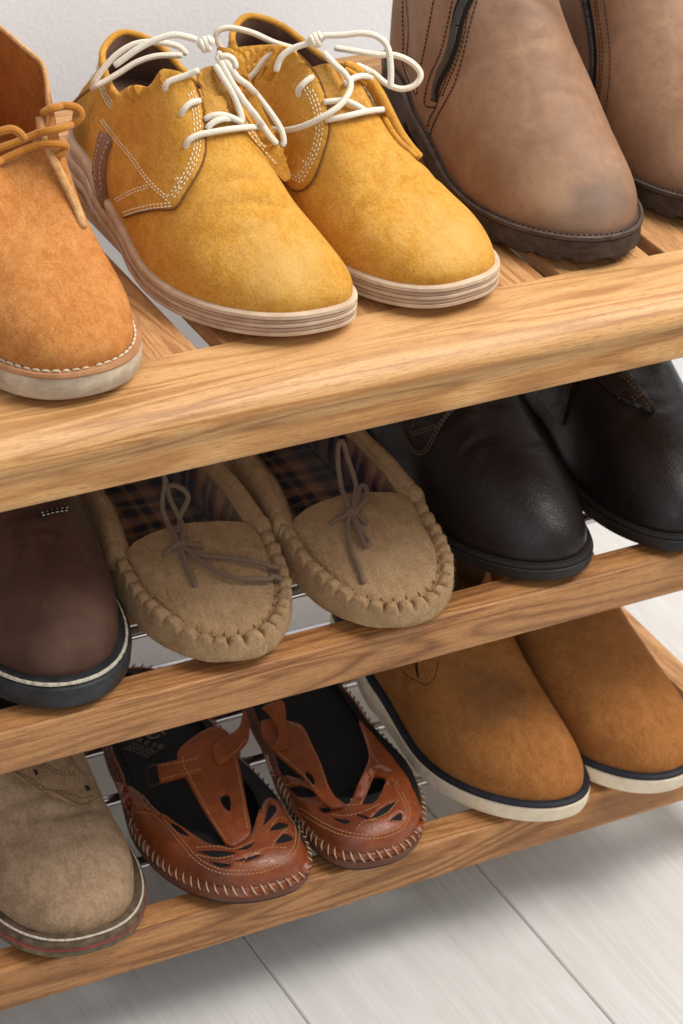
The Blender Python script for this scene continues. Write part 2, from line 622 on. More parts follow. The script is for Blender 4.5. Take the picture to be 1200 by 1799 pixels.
# ------------------------------------------------------------------ shoe rack
ZM, ZB = -0.2348, -0.4533
X0, X1 = -0.66, 0.403
rack = empty('shoe_rack', (0, 0, 0))
tag(rack, 'three tier oak shoe rack with slatted top and steel rods, loaded with shoes', 'shoe rack')
top_prof = [(0.0, -0.001), (-0.0006, 0.0), (-0.045, 0.0), (-0.052, -0.0008), (-0.0585, -0.0030), (-0.0640, -0.0066), (-0.0680, -0.0110), (-0.0698, -0.0155), (-0.0696, -0.0195),
            (-0.0682, -0.0235), (-0.0672, -0.0275), (-0.0672, -0.0300), (-0.0682, -0.0345), (-0.0696, -0.0400), (-0.0702, -0.0450), (-0.0698, -0.0460), (-0.0688, -0.0466), (0.0, -0.0466)]
prism('front_rail', top_prof, 'x', X0, X1, M['oak_x'], rack, seg=24)['label'] = 'wide rounded front rail of the top tier'
for z in (ZM, ZB):
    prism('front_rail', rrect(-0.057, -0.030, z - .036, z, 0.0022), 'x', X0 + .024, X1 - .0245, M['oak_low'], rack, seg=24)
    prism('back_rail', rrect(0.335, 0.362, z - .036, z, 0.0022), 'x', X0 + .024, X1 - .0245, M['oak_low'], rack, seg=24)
    for xa in (X0, X1 - .024):
        prism('side_rail', rrect(xa, xa + .024, z - .036, z + .0005, 0.002), 'y', -0.029, 0.334, M['oak_y'], rack, seg=8)
    for y in (0.021, 0.098, 0.160, 0.239, 0.300):
        P = [(X0 + .0245, y, z - .0052), (X1 - .0245, y, z - .0052)]
        v, f, u = tube_geo(np.array(P), 0.0048, 20)
        mesh_obj('metal_rod', v, f, M['chrome'], rack)
prism('back_rail', rrect(0.335, 0.390, -.057, 0.0, 0.003), 'x', X0, X1, M['oak_x'], rack, seg=24)
for k in range(-7, 5):
    xa = 0.181 + 0.0905 * (k - 0)
    xb = min(xa + 0.0775, X1 - .0005)
    if k == -4:
        xb = -0.109
    if xa < X0:
        xa = X0
    if xb - xa > .02:
        prism('slat', rrect(xa, xb, -.0145, -.0015, 0.0018), 'y', 0.0004, 0.3346, M['oak_y'], rack, seg=8)
for xa in (X0, X1 - .024):
    for y0, y1 in ((-0.0565, -0.030), (0.335, 0.362)):
        pr = rrect(xa, xa + .024, y0, y1, .002)
        V = [(p, q, z) for z in (FZ + .0005, -.0575 if y0 > 0 else -.047) for p, q in pr]
        n = len(pr)
        F = [(i, (i + 1) % n, n + (i + 1) % n, n + i) for i in range(n)] + [tuple(range(n))[::-1], tuple(range(n, 2 * n))]
        sharp(mesh_obj('leg', V, F, M['oak_z'], rack), 40)


# ------------------------------------------------------------------ shoe generator
class Shoe:
    def __init__(s, name, label, group, x, y, z, yaw, L, W, n, sk=0.0, Ww=0.78, Wh=0.68, cat='shoe', NU=176, NV=104, hk=0.0):
        s.root = empty(name, (x, y, z), math.radians(yaw))
        tag(s.root, label, cat, group)
        s.pos = np.array([x, y, z])
        a = math.radians(yaw)
        s.R = np.array([[math.cos(a), -math.sin(a), 0], [math.sin(a), math.cos(a), 0], [0, 0, 1]])
        s.L, s.W, s.NU, s.NV = L, W, NU, NV
        yb = .33
        q = np.linspace(0, 1, 240)
        yy = .5 - .5 * np.cos(np.pi * q)
        toe = (1 - np.clip(1 - yy / yb, 0, 1) ** n) ** (1 / n)
        h = lambda t: t * t * (3 - 2 * t)
        mid = np.where(yy < .60, 1 + (Ww - 1) * h(np.clip((yy - yb) / (.60 - yb), 0, 1)), Ww + (Wh - Ww) * h(np.clip((yy - .60) / .24, 0, 1)))
        heel = (1 - np.clip((yy - .84) / .16, 0, 1) ** 2.3) ** (1 / 2.3)
        hw = .5 * W * np.where(yy < yb, toe, mid * heel)
        s.cl = lambda yv: sk * np.clip(1 - np.asarray(yv) / (yb * L), 0, 1) ** 1.5 + hk * np.clip((np.asarray(yv) / L - .30) / .70, 0, 1) ** 1.4
        c = s.cl(yy * L)
        m = NU // 2 + 1
        le = resample(np.c_[c - hw, yy * L], n=m)
        re = resample(np.c_[c + hw, yy * L], n=m)
        s.out = np.vstack([le, re[::-1][1:-1]])                      # toe -> left -> heel -> right
        s.u = np.r_[np.linspace(0, 1, m), np.linspace(1, 0, m)[1:-1]]
        s.side = np.r_[-np.ones(m), np.ones(m - 2)]
        s.side[0] = s.side[m - 1] = 0
        s.set_sole(0.02)

    def set_sole(s, t, spring=0.006, lift=0.006, heel=0.0, arch=0.0):
        """t sole thickness at ball, spring toe lift, lift extra height of the heel seat, arch hollow under waist"""
        s.st = dict(t=t, spring=spring, lift=lift, arch=arch)

    def zt(s, y):
        f = np.asarray(y, float) / s.L
        return s.st['t'] + s.st['spring'] * np.clip(1 - f / .28, 0, 1) ** 1.6 + s.st['lift'] * sstep(.34, .75, f)

    def zb(s, y):
        f = np.asarray(y, float) / s.L
        return 0.0006 + s.st['spring'] * np.clip(1 - f / .28, 0, 1) ** 1.6 + s.st['arch'] * sstep(.42, .52, f) * (1 - sstep(.66, .70, f))

    def onorm(s, P=None):
        P = s.out if P is None else P
        T = np.roll(P, -1, 0) - np.roll(P, 1, 0)
        N = np.c_[-T[:, 1], T[:, 0]]
        N /= np.linalg.norm(N, axis=1)[:, None] + 1e-12
        ctr = P.mean(0)
        if ((P - ctr) * N).sum() < 0:
            N = -N
        return N

    def inset(s, d):
        return s.out - s.onorm() * d

    # ---- sole: list of bands, each (name, material, [(offset, frac)...])
    def sole(s, bands, cap=True):
        N = s.onorm()
        for bi, (nm, mat, prof) in enumerate(bands):
            V, F = [], []
            nu = s.NU
            for off, fr in prof:
                P = s.out + N * off
                zt, zb = s.zt(s.out[:, 1]), s.zb(s.out[:, 1])
                z = zb + (zt - zb) * fr
                V += [(P[i, 0], P[i, 1], z[i]) for i in range(nu)]
            k = len(prof)
            for r in range(k - 1):
                for i in range(nu):
                    j = (i + 1) % nu
                    F.append((r * nu + i, r * nu + j, (r + 1) * nu + j, (r + 1) * nu + i))
            # caps as strips across the shoe
            m = nu // 2
            for base, flip in ((0, False), ((k - 1) * nu, True)):
                for i in range(m):
                    a, b = base + i, base + i + 1
                    c, d = base + (nu - i - 1) % nu, base + (nu - i) % nu
                    q = [a, b, c, d]
                    q2 = []
                    for w in q:
                        if w not in q2:
                            q2.append(w)
                    if len(q2) > 2:
                        F.append(tuple(q2) if flip else tuple(q2[::-1]))
            o = mesh_obj(nm, V, F, mat, s.root)
            bm_fix(o)
            sharp(o, 38)

    def rim_path(s, off, fr, y_max=None, dz=0.0):
        P = s.out + s.onorm() * off
        zt, zb = s.zt(s.out[:, 1]), s.zb(s.out[:, 1])
        z = zb + (zt - zb) * fr + dz
        return np.c_[P, z]

    # ---- upper
    def upper(s, mat, collar, welt=0.004, gp=1.4, P1=None, front=(0.05, 0.02), sided=(0.006, 0.035), heel=(0.002, 0.03), name='upper',
              disp=None, lining=None, lining_from=0.3, thick=0.0024, wblend=0.5, zoff=0.0, v_end=1.0):
        u, side = s.u, s.side
        out = s.inset(welt)
        N2 = s.onorm()
        P0 = np.c_[out, s.zt(s.out[:, 1]) - 0.0015 + zoff]
        q = u ** gp
        ck = np.array(collar, float)
        lo, hi = ck[1:3][::-1].copy(), ck[-3:-1][::-1].copy()
        lo[:, 0] *= -1
        lo[:, 1] *= -1
        hi[:, 0] = 2 - hi[:, 0]
        hi[:, 1] *= -1
        ck = np.vstack([lo, ck, hi])
        qa = ck[:, 0]
        xr = np.abs(pchip(q, qa, ck[:, 1]))
        if ck.shape[1] > 5:      # right half given on its own
            xr = np.where(side > 0, np.abs(pchip(q, qa, ck[:, 5])), xr)
        cx = pchip(q, qa, ck[:, 4]) if ck.shape[1] > 4 else 0
        py_ = pchip(q, qa, ck[:, 2])
        P3 = np.c_[cx + s.cl(py_) + side * xr, py_, pchip(q, qa, ck[:, 3])]
        k = P1 or [(0, .046, .004), (.2, .046, .005), (.4, .042, .005), (.6, .04, .003), (.8, .04, .003), (1, .04, .003)]
        k = np.array(k, float)
        al, be = pchip(u, k[:, 0], k[:, 1]), pchip(u, k[:, 0], k[:, 2])
        A = P0 + np.c_[N2 * be[:, None], al]
        w = sstep(0, wblend, q)
        wh = sstep(.72, 1.0, q)
        ox, dz = sided
        off = np.zeros((s.NU, 3))
        off[:, 0] = w * (1 - wh) * side * ox
        off[:, 1] = (1 - w) * -front[0] + wh * heel[0]
        off[:, 2] = (1 - w) * -front[1] - w * ((1 - wh) * dz + wh * heel[1])
        Bc = P3 + off
        t = np.linspace(0, v_end, s.NV)[None, :, None]
        G = (1 - t) ** 3 * P0[:, None] + 3 * t * (1 - t) ** 2 * A[:, None] + 3 * t * t * (1 - t) * Bc[:, None] + t ** 3 * P3[:, None]
        for _ in range(2):
            nr = s.gnorm(G)
            if disp is not None and _ == 0:
                tv = np.linspace(0, 1, s.NV)
                win = sstep(0, .10, tv) * (1 - .85 * sstep(.80, .98, tv))
                G = G + nr * (disp(G, nr) * win[None, :])[..., None]
        s.G, s.GN = G, s.gnorm(G)
        V, F = s.grid(G)
        f0 = F[(s.NU // 4) * (s.NV - 1) + 4]
        nf = np.cross(V[f0[1]] - V[f0[0]], V[f0[2]] - V[f0[1]])
        if nf.dot(s.GN[s.NU // 4, 4]) < 0:
            F = [f[::-1] for f in F]
        s.bvh = BVHTree.FromPolygons([Vector(v) for v in V], F)
        s.faces_n = None
        s.up = mesh_obj(name, V, F, mat, s.root)
        if lining is not None:
            j0 = int(lining_from * s.NV)
            IN = G - s.GN * thick
            IN[:, -1] = G[:, -1] - s.GN[:, -1] * thick * 0.9
            Gi = IN[:, j0:]
            ring0 = G[:, -1:] + 0.0
            mid = (G[:, -1:] + IN[:, -1:]) * .5 + np.array([0, 0, 0.0007])
            full = np.concatenate([Gi, mid, ring0], axis=1)[:, ::-1]
            V, F = s.grid(full)
            # floor of the lining
            nu, nv = full.shape[:2]
            m = nu // 2
            for i in range(m):
                a, b, c, d = i, i + 1, (nu - i - 1) % nu, (nu - i) % nu
                qd = []
                for w_ in (a, b, c, d):
                    ix = w_ * nv + nv - 1
                    if ix not in qd:
                        qd.append(ix)
                if len(qd) > 2:
                    F.append(tuple(qd[::-1]))
            s.lin = mesh_obj('lining', V, F, lining, s.root)
        return s.up

    def gnorm(s, G):
        du = np.roll(G, -1, 0) - np.roll(G, 1, 0)
        dv = np.gradient(G, axis=1)
        n = np.cross(dv, du)
        n /= np.linalg.norm(n, axis=2)[..., None] + 1e-12
        ref = n[s.NU // 4, 3]
        if ref[0] > 0:
            n = -n
        return n

    def grid(s, G):
        nu, nv = G.shape[:2]
        V = G.reshape(-1, 3)
        F = []
        for i in range(nu):
            j = (i + 1) % nu
            for k in range(nv - 1):
                F.append((i * nv + k, i * nv + k + 1, j * nv + k + 1, j * nv + k))
        return V, F

    # ---- finding points on the built surface along lines of sight
    def ray(s, px, py):
        d = CAM_M.T @ np.array([(px - 600) / 5000, (py - 899.5) / 5000, 1.0])
        d = s.R.T @ d
        o = s.R.T @ (CAM_C - s.pos)
        return o, d / np.linalg.norm(d)

    def hit(s, px, py):
        o, d = s.ray(px, py)
        loc, nor, idx, dist = s.bvh.ray_cast(Vector(o), Vector(d))
        if loc is None:
            return None
        nr = np.array(nor)
        if nr.dot(d) > 0:
            nr = -nr
            s._back = True
        else:
            s._back = False
        return np.array(loc), nr, dist

    def on_field(s, px, py, f):
        """where the line of sight meets a gently curved sheet z = f(x, y) in shoe space"""
        o, d = s.ray(px, py)
        t = (f(0, .1) - o[2]) / d[2]
        for _ in range(12):
            p = o + d * t
            t += (f(p[0], p[1]) - p[2]) / (d[2] - .2 * d[1]) * .9
        p = o + d * t
        e = 1e-3
        n = np.array([-(f(p[0] + e, p[1]) - f(p[0] - e, p[1])) / (2 * e), -(f(p[0], p[1] + e) - f(p[0], p[1] - e)) / (2 * e), 1.0])
        return p, n / np.linalg.norm(n), t

    def pts(s, pl, h=0.0, dense=6, field=None, smooth=True):
        """polyline (px,py[,h]) laid over the surface; misses take the depth of their neighbours"""
        pl = [tuple(p) + (() if len(p) > 2 else (h,)) for p in pl]
        Q = catmull(np.array(pl, float), len(pl) * dense) if smooth else np.array(pl, float)
        D, NR, RD, RO = [], [], [], None
        for x, y, hh in Q:
            o, d = s.ray(x, y)
            RO = o
            RD.append(d)
            if field is not None:
                _, n_, t_ = s.on_field(x, y, field)
                D.append(t_)
                NR.append(n_)
                continue
            r = s.hit(x, y)
            if r is None or s._back:
                D.append(np.nan)
                NR.append([np.nan] * 3)
            else:
                D.append(r[2])
                NR.append(r[1])
        D, NR, RD = np.array(D), np.array(NR), np.array(RD)
        ok = ~np.isnan(D)
        ix = np.arange(len(D))
        if not ok.any():
            D[:] = np.linalg.norm(RO)
            NR[:] = [0, 0, 1]
        else:
            D = np.interp(ix, ix[ok], D[ok])
            for k in range(3):
                NR[:, k] = np.interp(ix, ix[ok], NR[ok, k])
        s.ok_ = ok.astype(float)
        NR /= np.linalg.norm(NR, axis=1)[:, None]
        P = RO + RD * D[:, None]
        P = P + NR * (Q[:, 2] * 1.0)[:, None]
        return P, NR

    def air(s, pl, dense=8):
        """(px,py,local y) points on the plane y = const of the shoe: for loops standing in the air"""
        out = []
        for x, y, yl in pl:
            o, d = s.ray(x, y)
            out.append(o + d * (yl - o[1]) / d[1])
        return np.array(out)

    def stitches(s, lines, mat, pitch=0.0032, length=0.0023, r=0.00042, lift=0.0004, name='stitching', parent=None, field=None):
        V, F = [], []
        for pl in lines:
            P, Nn = s.pts(pl, field=field)
            d3 = np.r_[0, np.cumsum(np.linalg.norm(np.diff(P, axis=0), axis=1))]
            ns = max(3, int(d3[-1] / (pitch / 2)) + 1)
            sa = np.linspace(0, d3[-1], ns)
            X = np.stack([np.interp(sa, d3, c_) for c_ in np.hstack([P, Nn]).T], 1)
            okx = np.interp(sa, d3, s.ok_)
            for i in range(0, len(X) - 2, 2):
                if min(okx[i], okx[i + 2]) < .99:
                    continue
                a, b = X[i, :3], X[i + 2, :3]
                nn = X[i + 1, 3:]
                V, F = add_stitch(V, F, a, b, nn, length, r, lift)
        return mesh_obj(name, V, F, mat, parent or s.root, True, None, True) if V else None

    def patch(s, name, poly, mat, h=0.0016, hole=None, skirt=0.0012, grid=5.0, smooth_edge=True, parent=None, edge=0.6, hfun=None, dense=4, field=None):
        """panel cut to an outline and laid on the surface with its own thickness"""
        pb = catmull(np.array(list(poly) + [poly[0]], float), len(poly) * dense + 1)[:-1] if smooth_edge else np.array(poly, float)
        pb = resample(np.vstack([pb, pb[:1]]), grid * 0.8)[:-1]
        holes = []
        for hp in (hole or []):
            hp = np.array(hp, float)
            hp = hp.mean(0) + (hp - hp.mean(0)) * 1.15
            hb = catmull(np.array(list(hp) + [hp[0]], float), len(hp) * 5 + 1)[:-1]
            hb = resample(np.vstack([hb, hb[:1]]), grid * 0.55)[:-1]
            holes.append(hb)
        x0, y0 = pb.min(0)
        x1, y1 = pb.max(0)
        inner = []
        rows = int((y1 - y0) / grid) + 1
        for r in range(rows):
            for c in range(int((x1 - x0) / grid) + 1):
                p = (x0 + (c + .5 * (r % 2)) * grid, y0 + (r + .5) * grid)
                if inside(p, pb) and mind(p, pb) > grid * .45 and not any(inside(p, hb) or mind(p, hb) < grid * .3 for hb in holes):
                    inner.append(p)
        pts = [Vector(p) for p in pb]
        edges = [(i, (i + 1) % len(pb)) for i in range(len(pb))]
        for hb in holes:
            o = len(pts)
            pts += [Vector(p) for p in hb]
            edges += [(o + i, o + (i + 1) % len(hb)) for i in range(len(hb))]
        nb = len(pts)
        pts += [Vector(p) for p in inner]
        vo, eo, fo, ov, oe, of = delaunay_2d_cdt(pts, edges, [], 0, 1e-5)
        vo = np.array([tuple(v) for v in vo])
        D, NR, RD = [], [], []
        for x, y in vo:
            o, d = s.ray(x, y)
            RD.append(d)
            if field is not None:
                _, n_, t_ = s.on_field(x, y, field)
                D.append(t_)
                NR.append(n_)
                continue
            r = s.hit(x, y)
            if r is None or s._back:
                D.append(np.nan)
                NR.append([np.nan] * 3)
            else:
                D.append(r[2])
                NR.append(r[1])
        D, NR, RD = np.array(D), np.array(NR), np.array(RD)
        ok = ~np.isnan(D)
        if not ok.any():
            print('PATCH MISSES SURFACE', s.root.name, name)
            return None
        if ok.mean() < .8:
            print('patch partly off', s.root.name, name, round(float(ok.mean()), 2))
        for i in np.where(~ok)[0]:
            j = np.where(ok)[0][np.argmin(((vo[ok] - vo[i]) ** 2).sum(1))]
            D[i], NR[i] = D[j], NR[j]
        P = o + RD * D[:, None]
        keep = []
        for f in fo:
            c = vo[list(f)].mean(0)
            if inside(c, pb) and not any(inside(c, hb) for hb in holes):
                keep.append(list(f))
        # boundary edges
        cnt = {}
        for f in keep:
            for a, b in zip(f, f[1:] + f[:1]):
                cnt[(a, b)] = cnt.get((a, b), 0) + 1
        bnd = [(a, b) for (a, b) in cnt if (b, a) not in cnt]
        bset = set(a for e in bnd for a in e)
        hh = np.array([h if hfun is None else hfun(x, y) for x, y in vo])
        T = P + NR * hh[:, None]
        for i in bset:
            T[i] = P[i] + NR[i] * hh[i] * edge
        V = list(T)
        F = [tuple(f) for f in keep]
        mp = {}
        for i in bset:
            mp[i] = len(V)
            V.append(P[i] - NR[i] * skirt)
        for a, b in bnd:
            F.append((b, a, mp[a], mp[b]))
        ob = mesh_obj(name, V, F, mat, parent or s.root)
        bm_fix(ob)
        return sharp(ob, 50)


def inside(p, poly):
    x, y = p
    a = poly
    b = np.roll(poly, -1, 0)
    c = ((a[:, 1] > y) != (b[:, 1] > y))
    with np.errstate(divide='ignore', invalid='ignore'):
        xx = (b[:, 0] - a[:, 0]) * (y - a[:, 1]) / (b[:, 1] - a[:, 1]) + a[:, 0]
    return bool(np.sum(c & (x < xx)) % 2)


def mind(p, poly):
    return float(np.sqrt(((poly - np.asarray(p)) ** 2).sum(1)).min())


def add_stitch(V, F, a, b, nn, length, r, lift, flat=0.7):
    a, b, nn = np.asarray(a), np.asarray(b), np.asarray(nn)
    m = (a + b) / 2
    t = b - a
    d = np.linalg.norm(t)
    if d < 1e-6:
        return V, F
    t = t / d
    nn = nn - t * nn.dot(t)
    nn /= np.linalg.norm(nn) + 1e-9
    bn = np.cross(t, nn)
    o = len(V)
    for k, (sx, sr, sz) in enumerate(((-.5, .45, -.6), (-.25, 1, 0.15), (.25, 1, 0.15), (.5, .45, -.6))):
        for q in range(5):
            an = 2 * math.pi * q / 5 + .3
            V.append(m + t * length * sx + (bn * math.cos(an) * r + nn * math.sin(an) * r * flat) * sr + nn * (lift + sz * r))
    for k in range(3):
        for q in range(5):
            q2 = (q + 1) % 5
            F.append((o + k * 5 + q, o + k * 5 + q2, o + (k + 1) * 5 + q2, o + (k + 1) * 5 + q))
    F.append(tuple(o + q for q in range(5))[::-1])
    F.append(tuple(o + 15 + q for q in range(5)))
    return V, F


def offset_line(pl, d):
    P = np.array(pl, float)
    T = np.gradient(P, axis=0)
    T /= np.linalg.norm(T, axis=1)[:, None]
    return [tuple(p) for p in P + np.c_[-T[:, 1], T[:, 0]] * d]


def path_stitches(name, P, Nn, mat, parent, pitch, length, r, lift=0.0003, closed=False, jitter=0.0):
    X = resample(np.hstack([P, Nn]), pitch / 2)
    V, F = [], []
    for i in range(0, len(X) - 2, 2):
        l = length * (1 + random.uniform(-jitter, jitter))
        V, F = add_stitch(V, F, X[i, :3], X[i + 2, :3], X[i + 1, 3:], l, r * (1 + random.uniform(-jitter, jitter)), lift)
    return mesh_obj(name, V, F, mat, parent, True, None, True)


def bumps(scale, amp, seed=0.0, stretch=(1, 1, 1)):
    def f(G, nr):
        sh = G.shape[:2]
        out = np.zeros(sh)
        for i in range(sh[0]):
            for k in range(sh[1]):
                p = G[i, k]
                out[i, k] = noise.noise(Vector((p[0] * scale * stretch[0] + seed, p[1] * scale * stretch[1], p[2] * scale * stretch[2])))
        return out * amp
    return f


def creases(y0, y1, amp, freq, seed=0.0, base=None, toe_dent=0.0):
    """flex wrinkles over the vamp between y0 and y1 plus a soft unevenness"""
    b = base or bumps(28, 0.0011, seed)

    def f(G, nr):
        o = b(G, nr)
        x, y, z = G[..., 0], G[..., 1], G[..., 2]
        w = sstep(y0, y0 + .02, y) * (1 - sstep(y1 - .02, y1, y)) * np.clip(nr[..., 2] + .25, 0, 1)
        ph = np.zeros_like(x)
        for i in range(G.shape[0]):
            for k in range(G.shape[1]):
                if w[i, k] > 0.01:
                    p = G[i, k]
                    ph[i, k] = noise.noise(Vector((p[0] * 14 + seed, p[1] * 10, seed))) * 3.2 + noise.noise(Vector((p[0] * 40, p[1] * 30, seed + 4))) * .8
        rg = random.Random(int(seed * 13) + 5)
        n_l = max(3, int((y1 - y0) * freq * 1.6))
        for q in range(n_l):
            yc = y0 + (y1 - y0) * (q + .5 + rg.uniform(-.3, .3)) / n_l
            bow, tilt, xm, xw = rg.uniform(-5, 9), rg.uniform(-.22, .22), rg.uniform(-.022, .022), rg.uniform(.014, .034)
            dpt = amp * rg.uniform(.45, 1.25)
            dy = y - (yc + bow * x * x + tilt * x + .0022 * ph)
            along = np.exp(-((x - xm) / xw) ** 2)
            o = o + w * along * dpt * (-np.exp(-(dy / .0030) ** 2) + .55 * np.exp(-((np.abs(dy) - .0075) / .0045) ** 2))
        return o
    return f


exec_order = []

# ------------------------------------------------------------------ shoe materials
M['y_suede'] = suede('mustard_suede', srgb(198, 142, 54), srgb(174, 116, 38), srgb(212, 164, 88), mott=.7, stain=[((-.03, .285, .04, .05), srgb(96, 76, 40), .7), ((.0, .02, .06, .045), srgb(206, 168, 104), .55)])
M['y_edge'] = plain('raw_suede_edge', srgb(126, 84, 46), .95)
M['y_dark'] = suede('mustard_suede_tongue', srgb(184, 132, 58), srgb(150, 100, 36), srgb(206, 160, 88))
M['y_sole'] = rubber('pale_layered_rubber', srgb(212, 190, 164), srgb(184, 156, 130), 0.75, 45, (1, 1, 3), 0.2, 0.5)
M['y_sole_dk'] = rubber('tan_layered_rubber', srgb(196, 170, 144), srgb(166, 136, 112), 0.8, 45, (1, 1, 3), 0.2, 0.5)
M['y_strip'] = leather('dull_brown_leather', srgb(142, 104, 80), srgb(112, 78, 58), srgb(160, 122, 96), 0.6, 600, 0.1, 0.25)
M['y_lining'] = leather('taupe_lining', srgb(128, 98, 84), srgb(84, 64, 54), srgb(150, 120, 104), 0.8, 900, 0.1, 0.15)
M['white_thread'] = plain('cream_thread', srgb(232, 220, 190), 0.8)
M['tan_thread'] = plain('thick_natural_thread', srgb(216, 196, 164), .85)
M['white_cord'] = cord('cream_cotton_cord', srgb(236, 228, 212), srgb(206, 192, 168), 1.0, 900)
M['tan_suede'] = suede('orange_tan_suede', srgb(184, 118, 60), srgb(158, 96, 44), srgb(204, 144, 86), mott=.8)
M['tan_lining'] = suede('orange_tan_suede_inside', srgb(168, 100, 44), srgb(140, 78, 30), srgb(184, 116, 58), sheen=.1)
M['tan_edge'] = suede('cut_suede_edge', srgb(200, 150, 96), srgb(166, 112, 66), srgb(222, 178, 126))
M['crepe'] = rubber('worn_crepe', srgb(208, 190, 164), srgb(168, 150, 128), 0.8, 70, (1, 1, 2), 0.2, 0.55)
M['tan_welt'] = leather('tan_welt_leather', srgb(182, 132, 92), srgb(146, 100, 66), srgb(206, 160, 118), 0.65, 600, .1, .2)
M['orange_cord'] = cord('orange_waxed_cord', srgb(200, 132, 46), srgb(138, 80, 22), 1.0, 800, .6)
M['b_leather'] = leather('brown_nubuck', srgb(146, 110, 84), srgb(118, 86, 64), srgb(168, 134, 108), 0.58, 900, 0.08, 0.28,
                         stain=[((.020, .012, .055, .040), srgb(98, 84, 72), .5), ((-.01, .02, .04, .03), srgb(92, 82, 74), .5), ((.0, .16, .14, .05), srgb(92, 76, 68), .45), ((-.03, .03, .05, .03), srgb(196, 160, 126), .35)], wear=.3)
M['b_welt'] = rubber('dark_brown_welt', srgb(92, 74, 62), srgb(58, 44, 36), 0.6, 90, (1, 1, 3), 0.35, .5)
M['b_rubber'] = rubber('dark_lug_rubber', srgb(82, 69, 60), srgb(52, 43, 37), 0.72, 70, (1, 1, 3), 0.3, .5)
M['b_thread'] = plain('dark_brown_thread', srgb(62, 36, 22), 0.7)
M['zip_tape'] = plain('black_zip_tape', srgb(28, 25, 24), 0.9)
M['zip_metal'] = plain('gunmetal_teeth', srgb(66, 62, 58), 0.32, 0.4, 0.5)
M['dk_leather'] = leather('oiled_dark_brown_leather', srgb(82, 53, 41), srgb(58, 37, 29), srgb(106, 74, 59), 0.7, 800, .1, .28,
                          stain=[((.01, .03, .055, .035), srgb(130, 98, 80), .3), ((-.02, .015, .045, .025), srgb(120, 90, 74), .3)])
M['blk_rubber'] = rubber('black_rubber', srgb(50, 53, 56), srgb(28, 30, 32), 0.55, 80, (1, 1, 2), 0.4, .4)
M['dirty_white_thread'] = plain('dirty_white_thread', srgb(206, 196, 176), 0.85)
M['moc_suede'] = suede('sand_suede', srgb(168, 136, 99), srgb(138, 109, 76), srgb(188, 158, 122), nap=1.6, sheen=.3, mott=.7)
M['moc_edge'] = suede('frayed_sand_suede', srgb(164, 128, 92), srgb(126, 94, 62), srgb(190, 156, 120), nap=1)
M['plaid'] = plaid('plaid_flannel')
M['moc_sole'] = rubber('pale_grey_rubber', srgb(190, 184, 164), srgb(150, 142, 124), .8)
M['taupe_cord'] = cord('taupe_cord', srgb(140, 114, 92), srgb(98, 76, 60), 1.0, 1100)
M['blk_leather'] = leather('black_brown_grained_leather', srgb(33, 24, 21), srgb(22, 16, 15), srgb(46, 34, 30), 0.36, 480, 0.22, 0.36, wear=.2)
M['k_sole'] = rubber('black_sole_rubber', srgb(40, 36, 34), srgb(24, 22, 21), 0.6, 120, (1, 1, 3), 0.35, .4)
M['k_thread'] = plain('bronze_thread', srgb(134, 98, 66), 0.7)
M['taupe_suede'] = suede('taupe_suede', srgb(158, 130, 102), srgb(130, 104, 80), srgb(180, 152, 124))
M['ta_edge'] = suede('taupe_cut_edge', srgb(142, 112, 82), srgb(110, 84, 60), srgb(168, 138, 106))
M['ta_thread'] = plain('brown_taupe_thread', srgb(84, 62, 44), .85)
M['ta_welt'] = rubber('dark_taupe_welt', srgb(116, 96, 76), srgb(76, 60, 46), .7, 120, (1, 1, 2), .25, .5)
M['ta_red'] = rubber('faded_red_rubber', srgb(176, 76, 74), srgb(128, 58, 54), .7)
M['ta_sole'] = rubber('grey_brown_rubber', srgb(128, 112, 88), srgb(94, 80, 60), .75)
M['m_leather'] = leather('cognac_leather', srgb(142, 69, 30), srgb(98, 43, 19), srgb(166, 87, 42), 0.33, 700, .14, .5,
                         stain=[((-.03, .03, .035, .03), srgb(84, 36, 22), .6)])
M['m_side'] = leather('brown_sole_leather', srgb(112, 66, 46), srgb(84, 46, 32), srgb(132, 82, 58), 0.5, 800, .1, .35)
M['m_bed'] = plain('black_footbed', srgb(24, 24, 26), .75, 0, .25)
M['m_thread'] = plain('tan_thread', srgb(186, 138, 92), .75)
M['m_whip'] = plain('beige_whipstitch_thread', srgb(196, 172, 140), .8)
M['m_whip_dark'] = plain('brown_whipstitch_thread', srgb(118, 84, 62), .75)
M['buckle'] = plain('dark_bronze_wire', srgb(58, 40, 30), .4, .6, .5)
M['m_out'] = rubber('dark_brown_outsole', srgb(58, 46, 40), srgb(38, 30, 26), .7)
M['print'] = plain('faded_gold_print', srgb(112, 98, 76), .7)
M['w_nubuck'] = suede('tobacco_nubuck', srgb(156, 100, 52), srgb(132, 81, 38), srgb(176, 120, 68), nap=.45, mott=.7, sheen=.12,
                      stain=[((-.012, .085, .080, .042), srgb(96, 70, 48), .42)])
M['w_band'] = rubber('navy_black_rubber', srgb(34, 37, 46), srgb(22, 24, 30), .6)
M['w_sole'] = rubber('cream_wedge_rubber', srgb(240, 226, 200), srgb(224, 206, 178), .75, 90, (1, 1, 1), .2, .3)
M['w_in'] = plain('tan_textile_lining', srgb(150, 112, 74), .9)
M['dark_in'] = plain('dark_lining', srgb(52, 42, 36), .9)


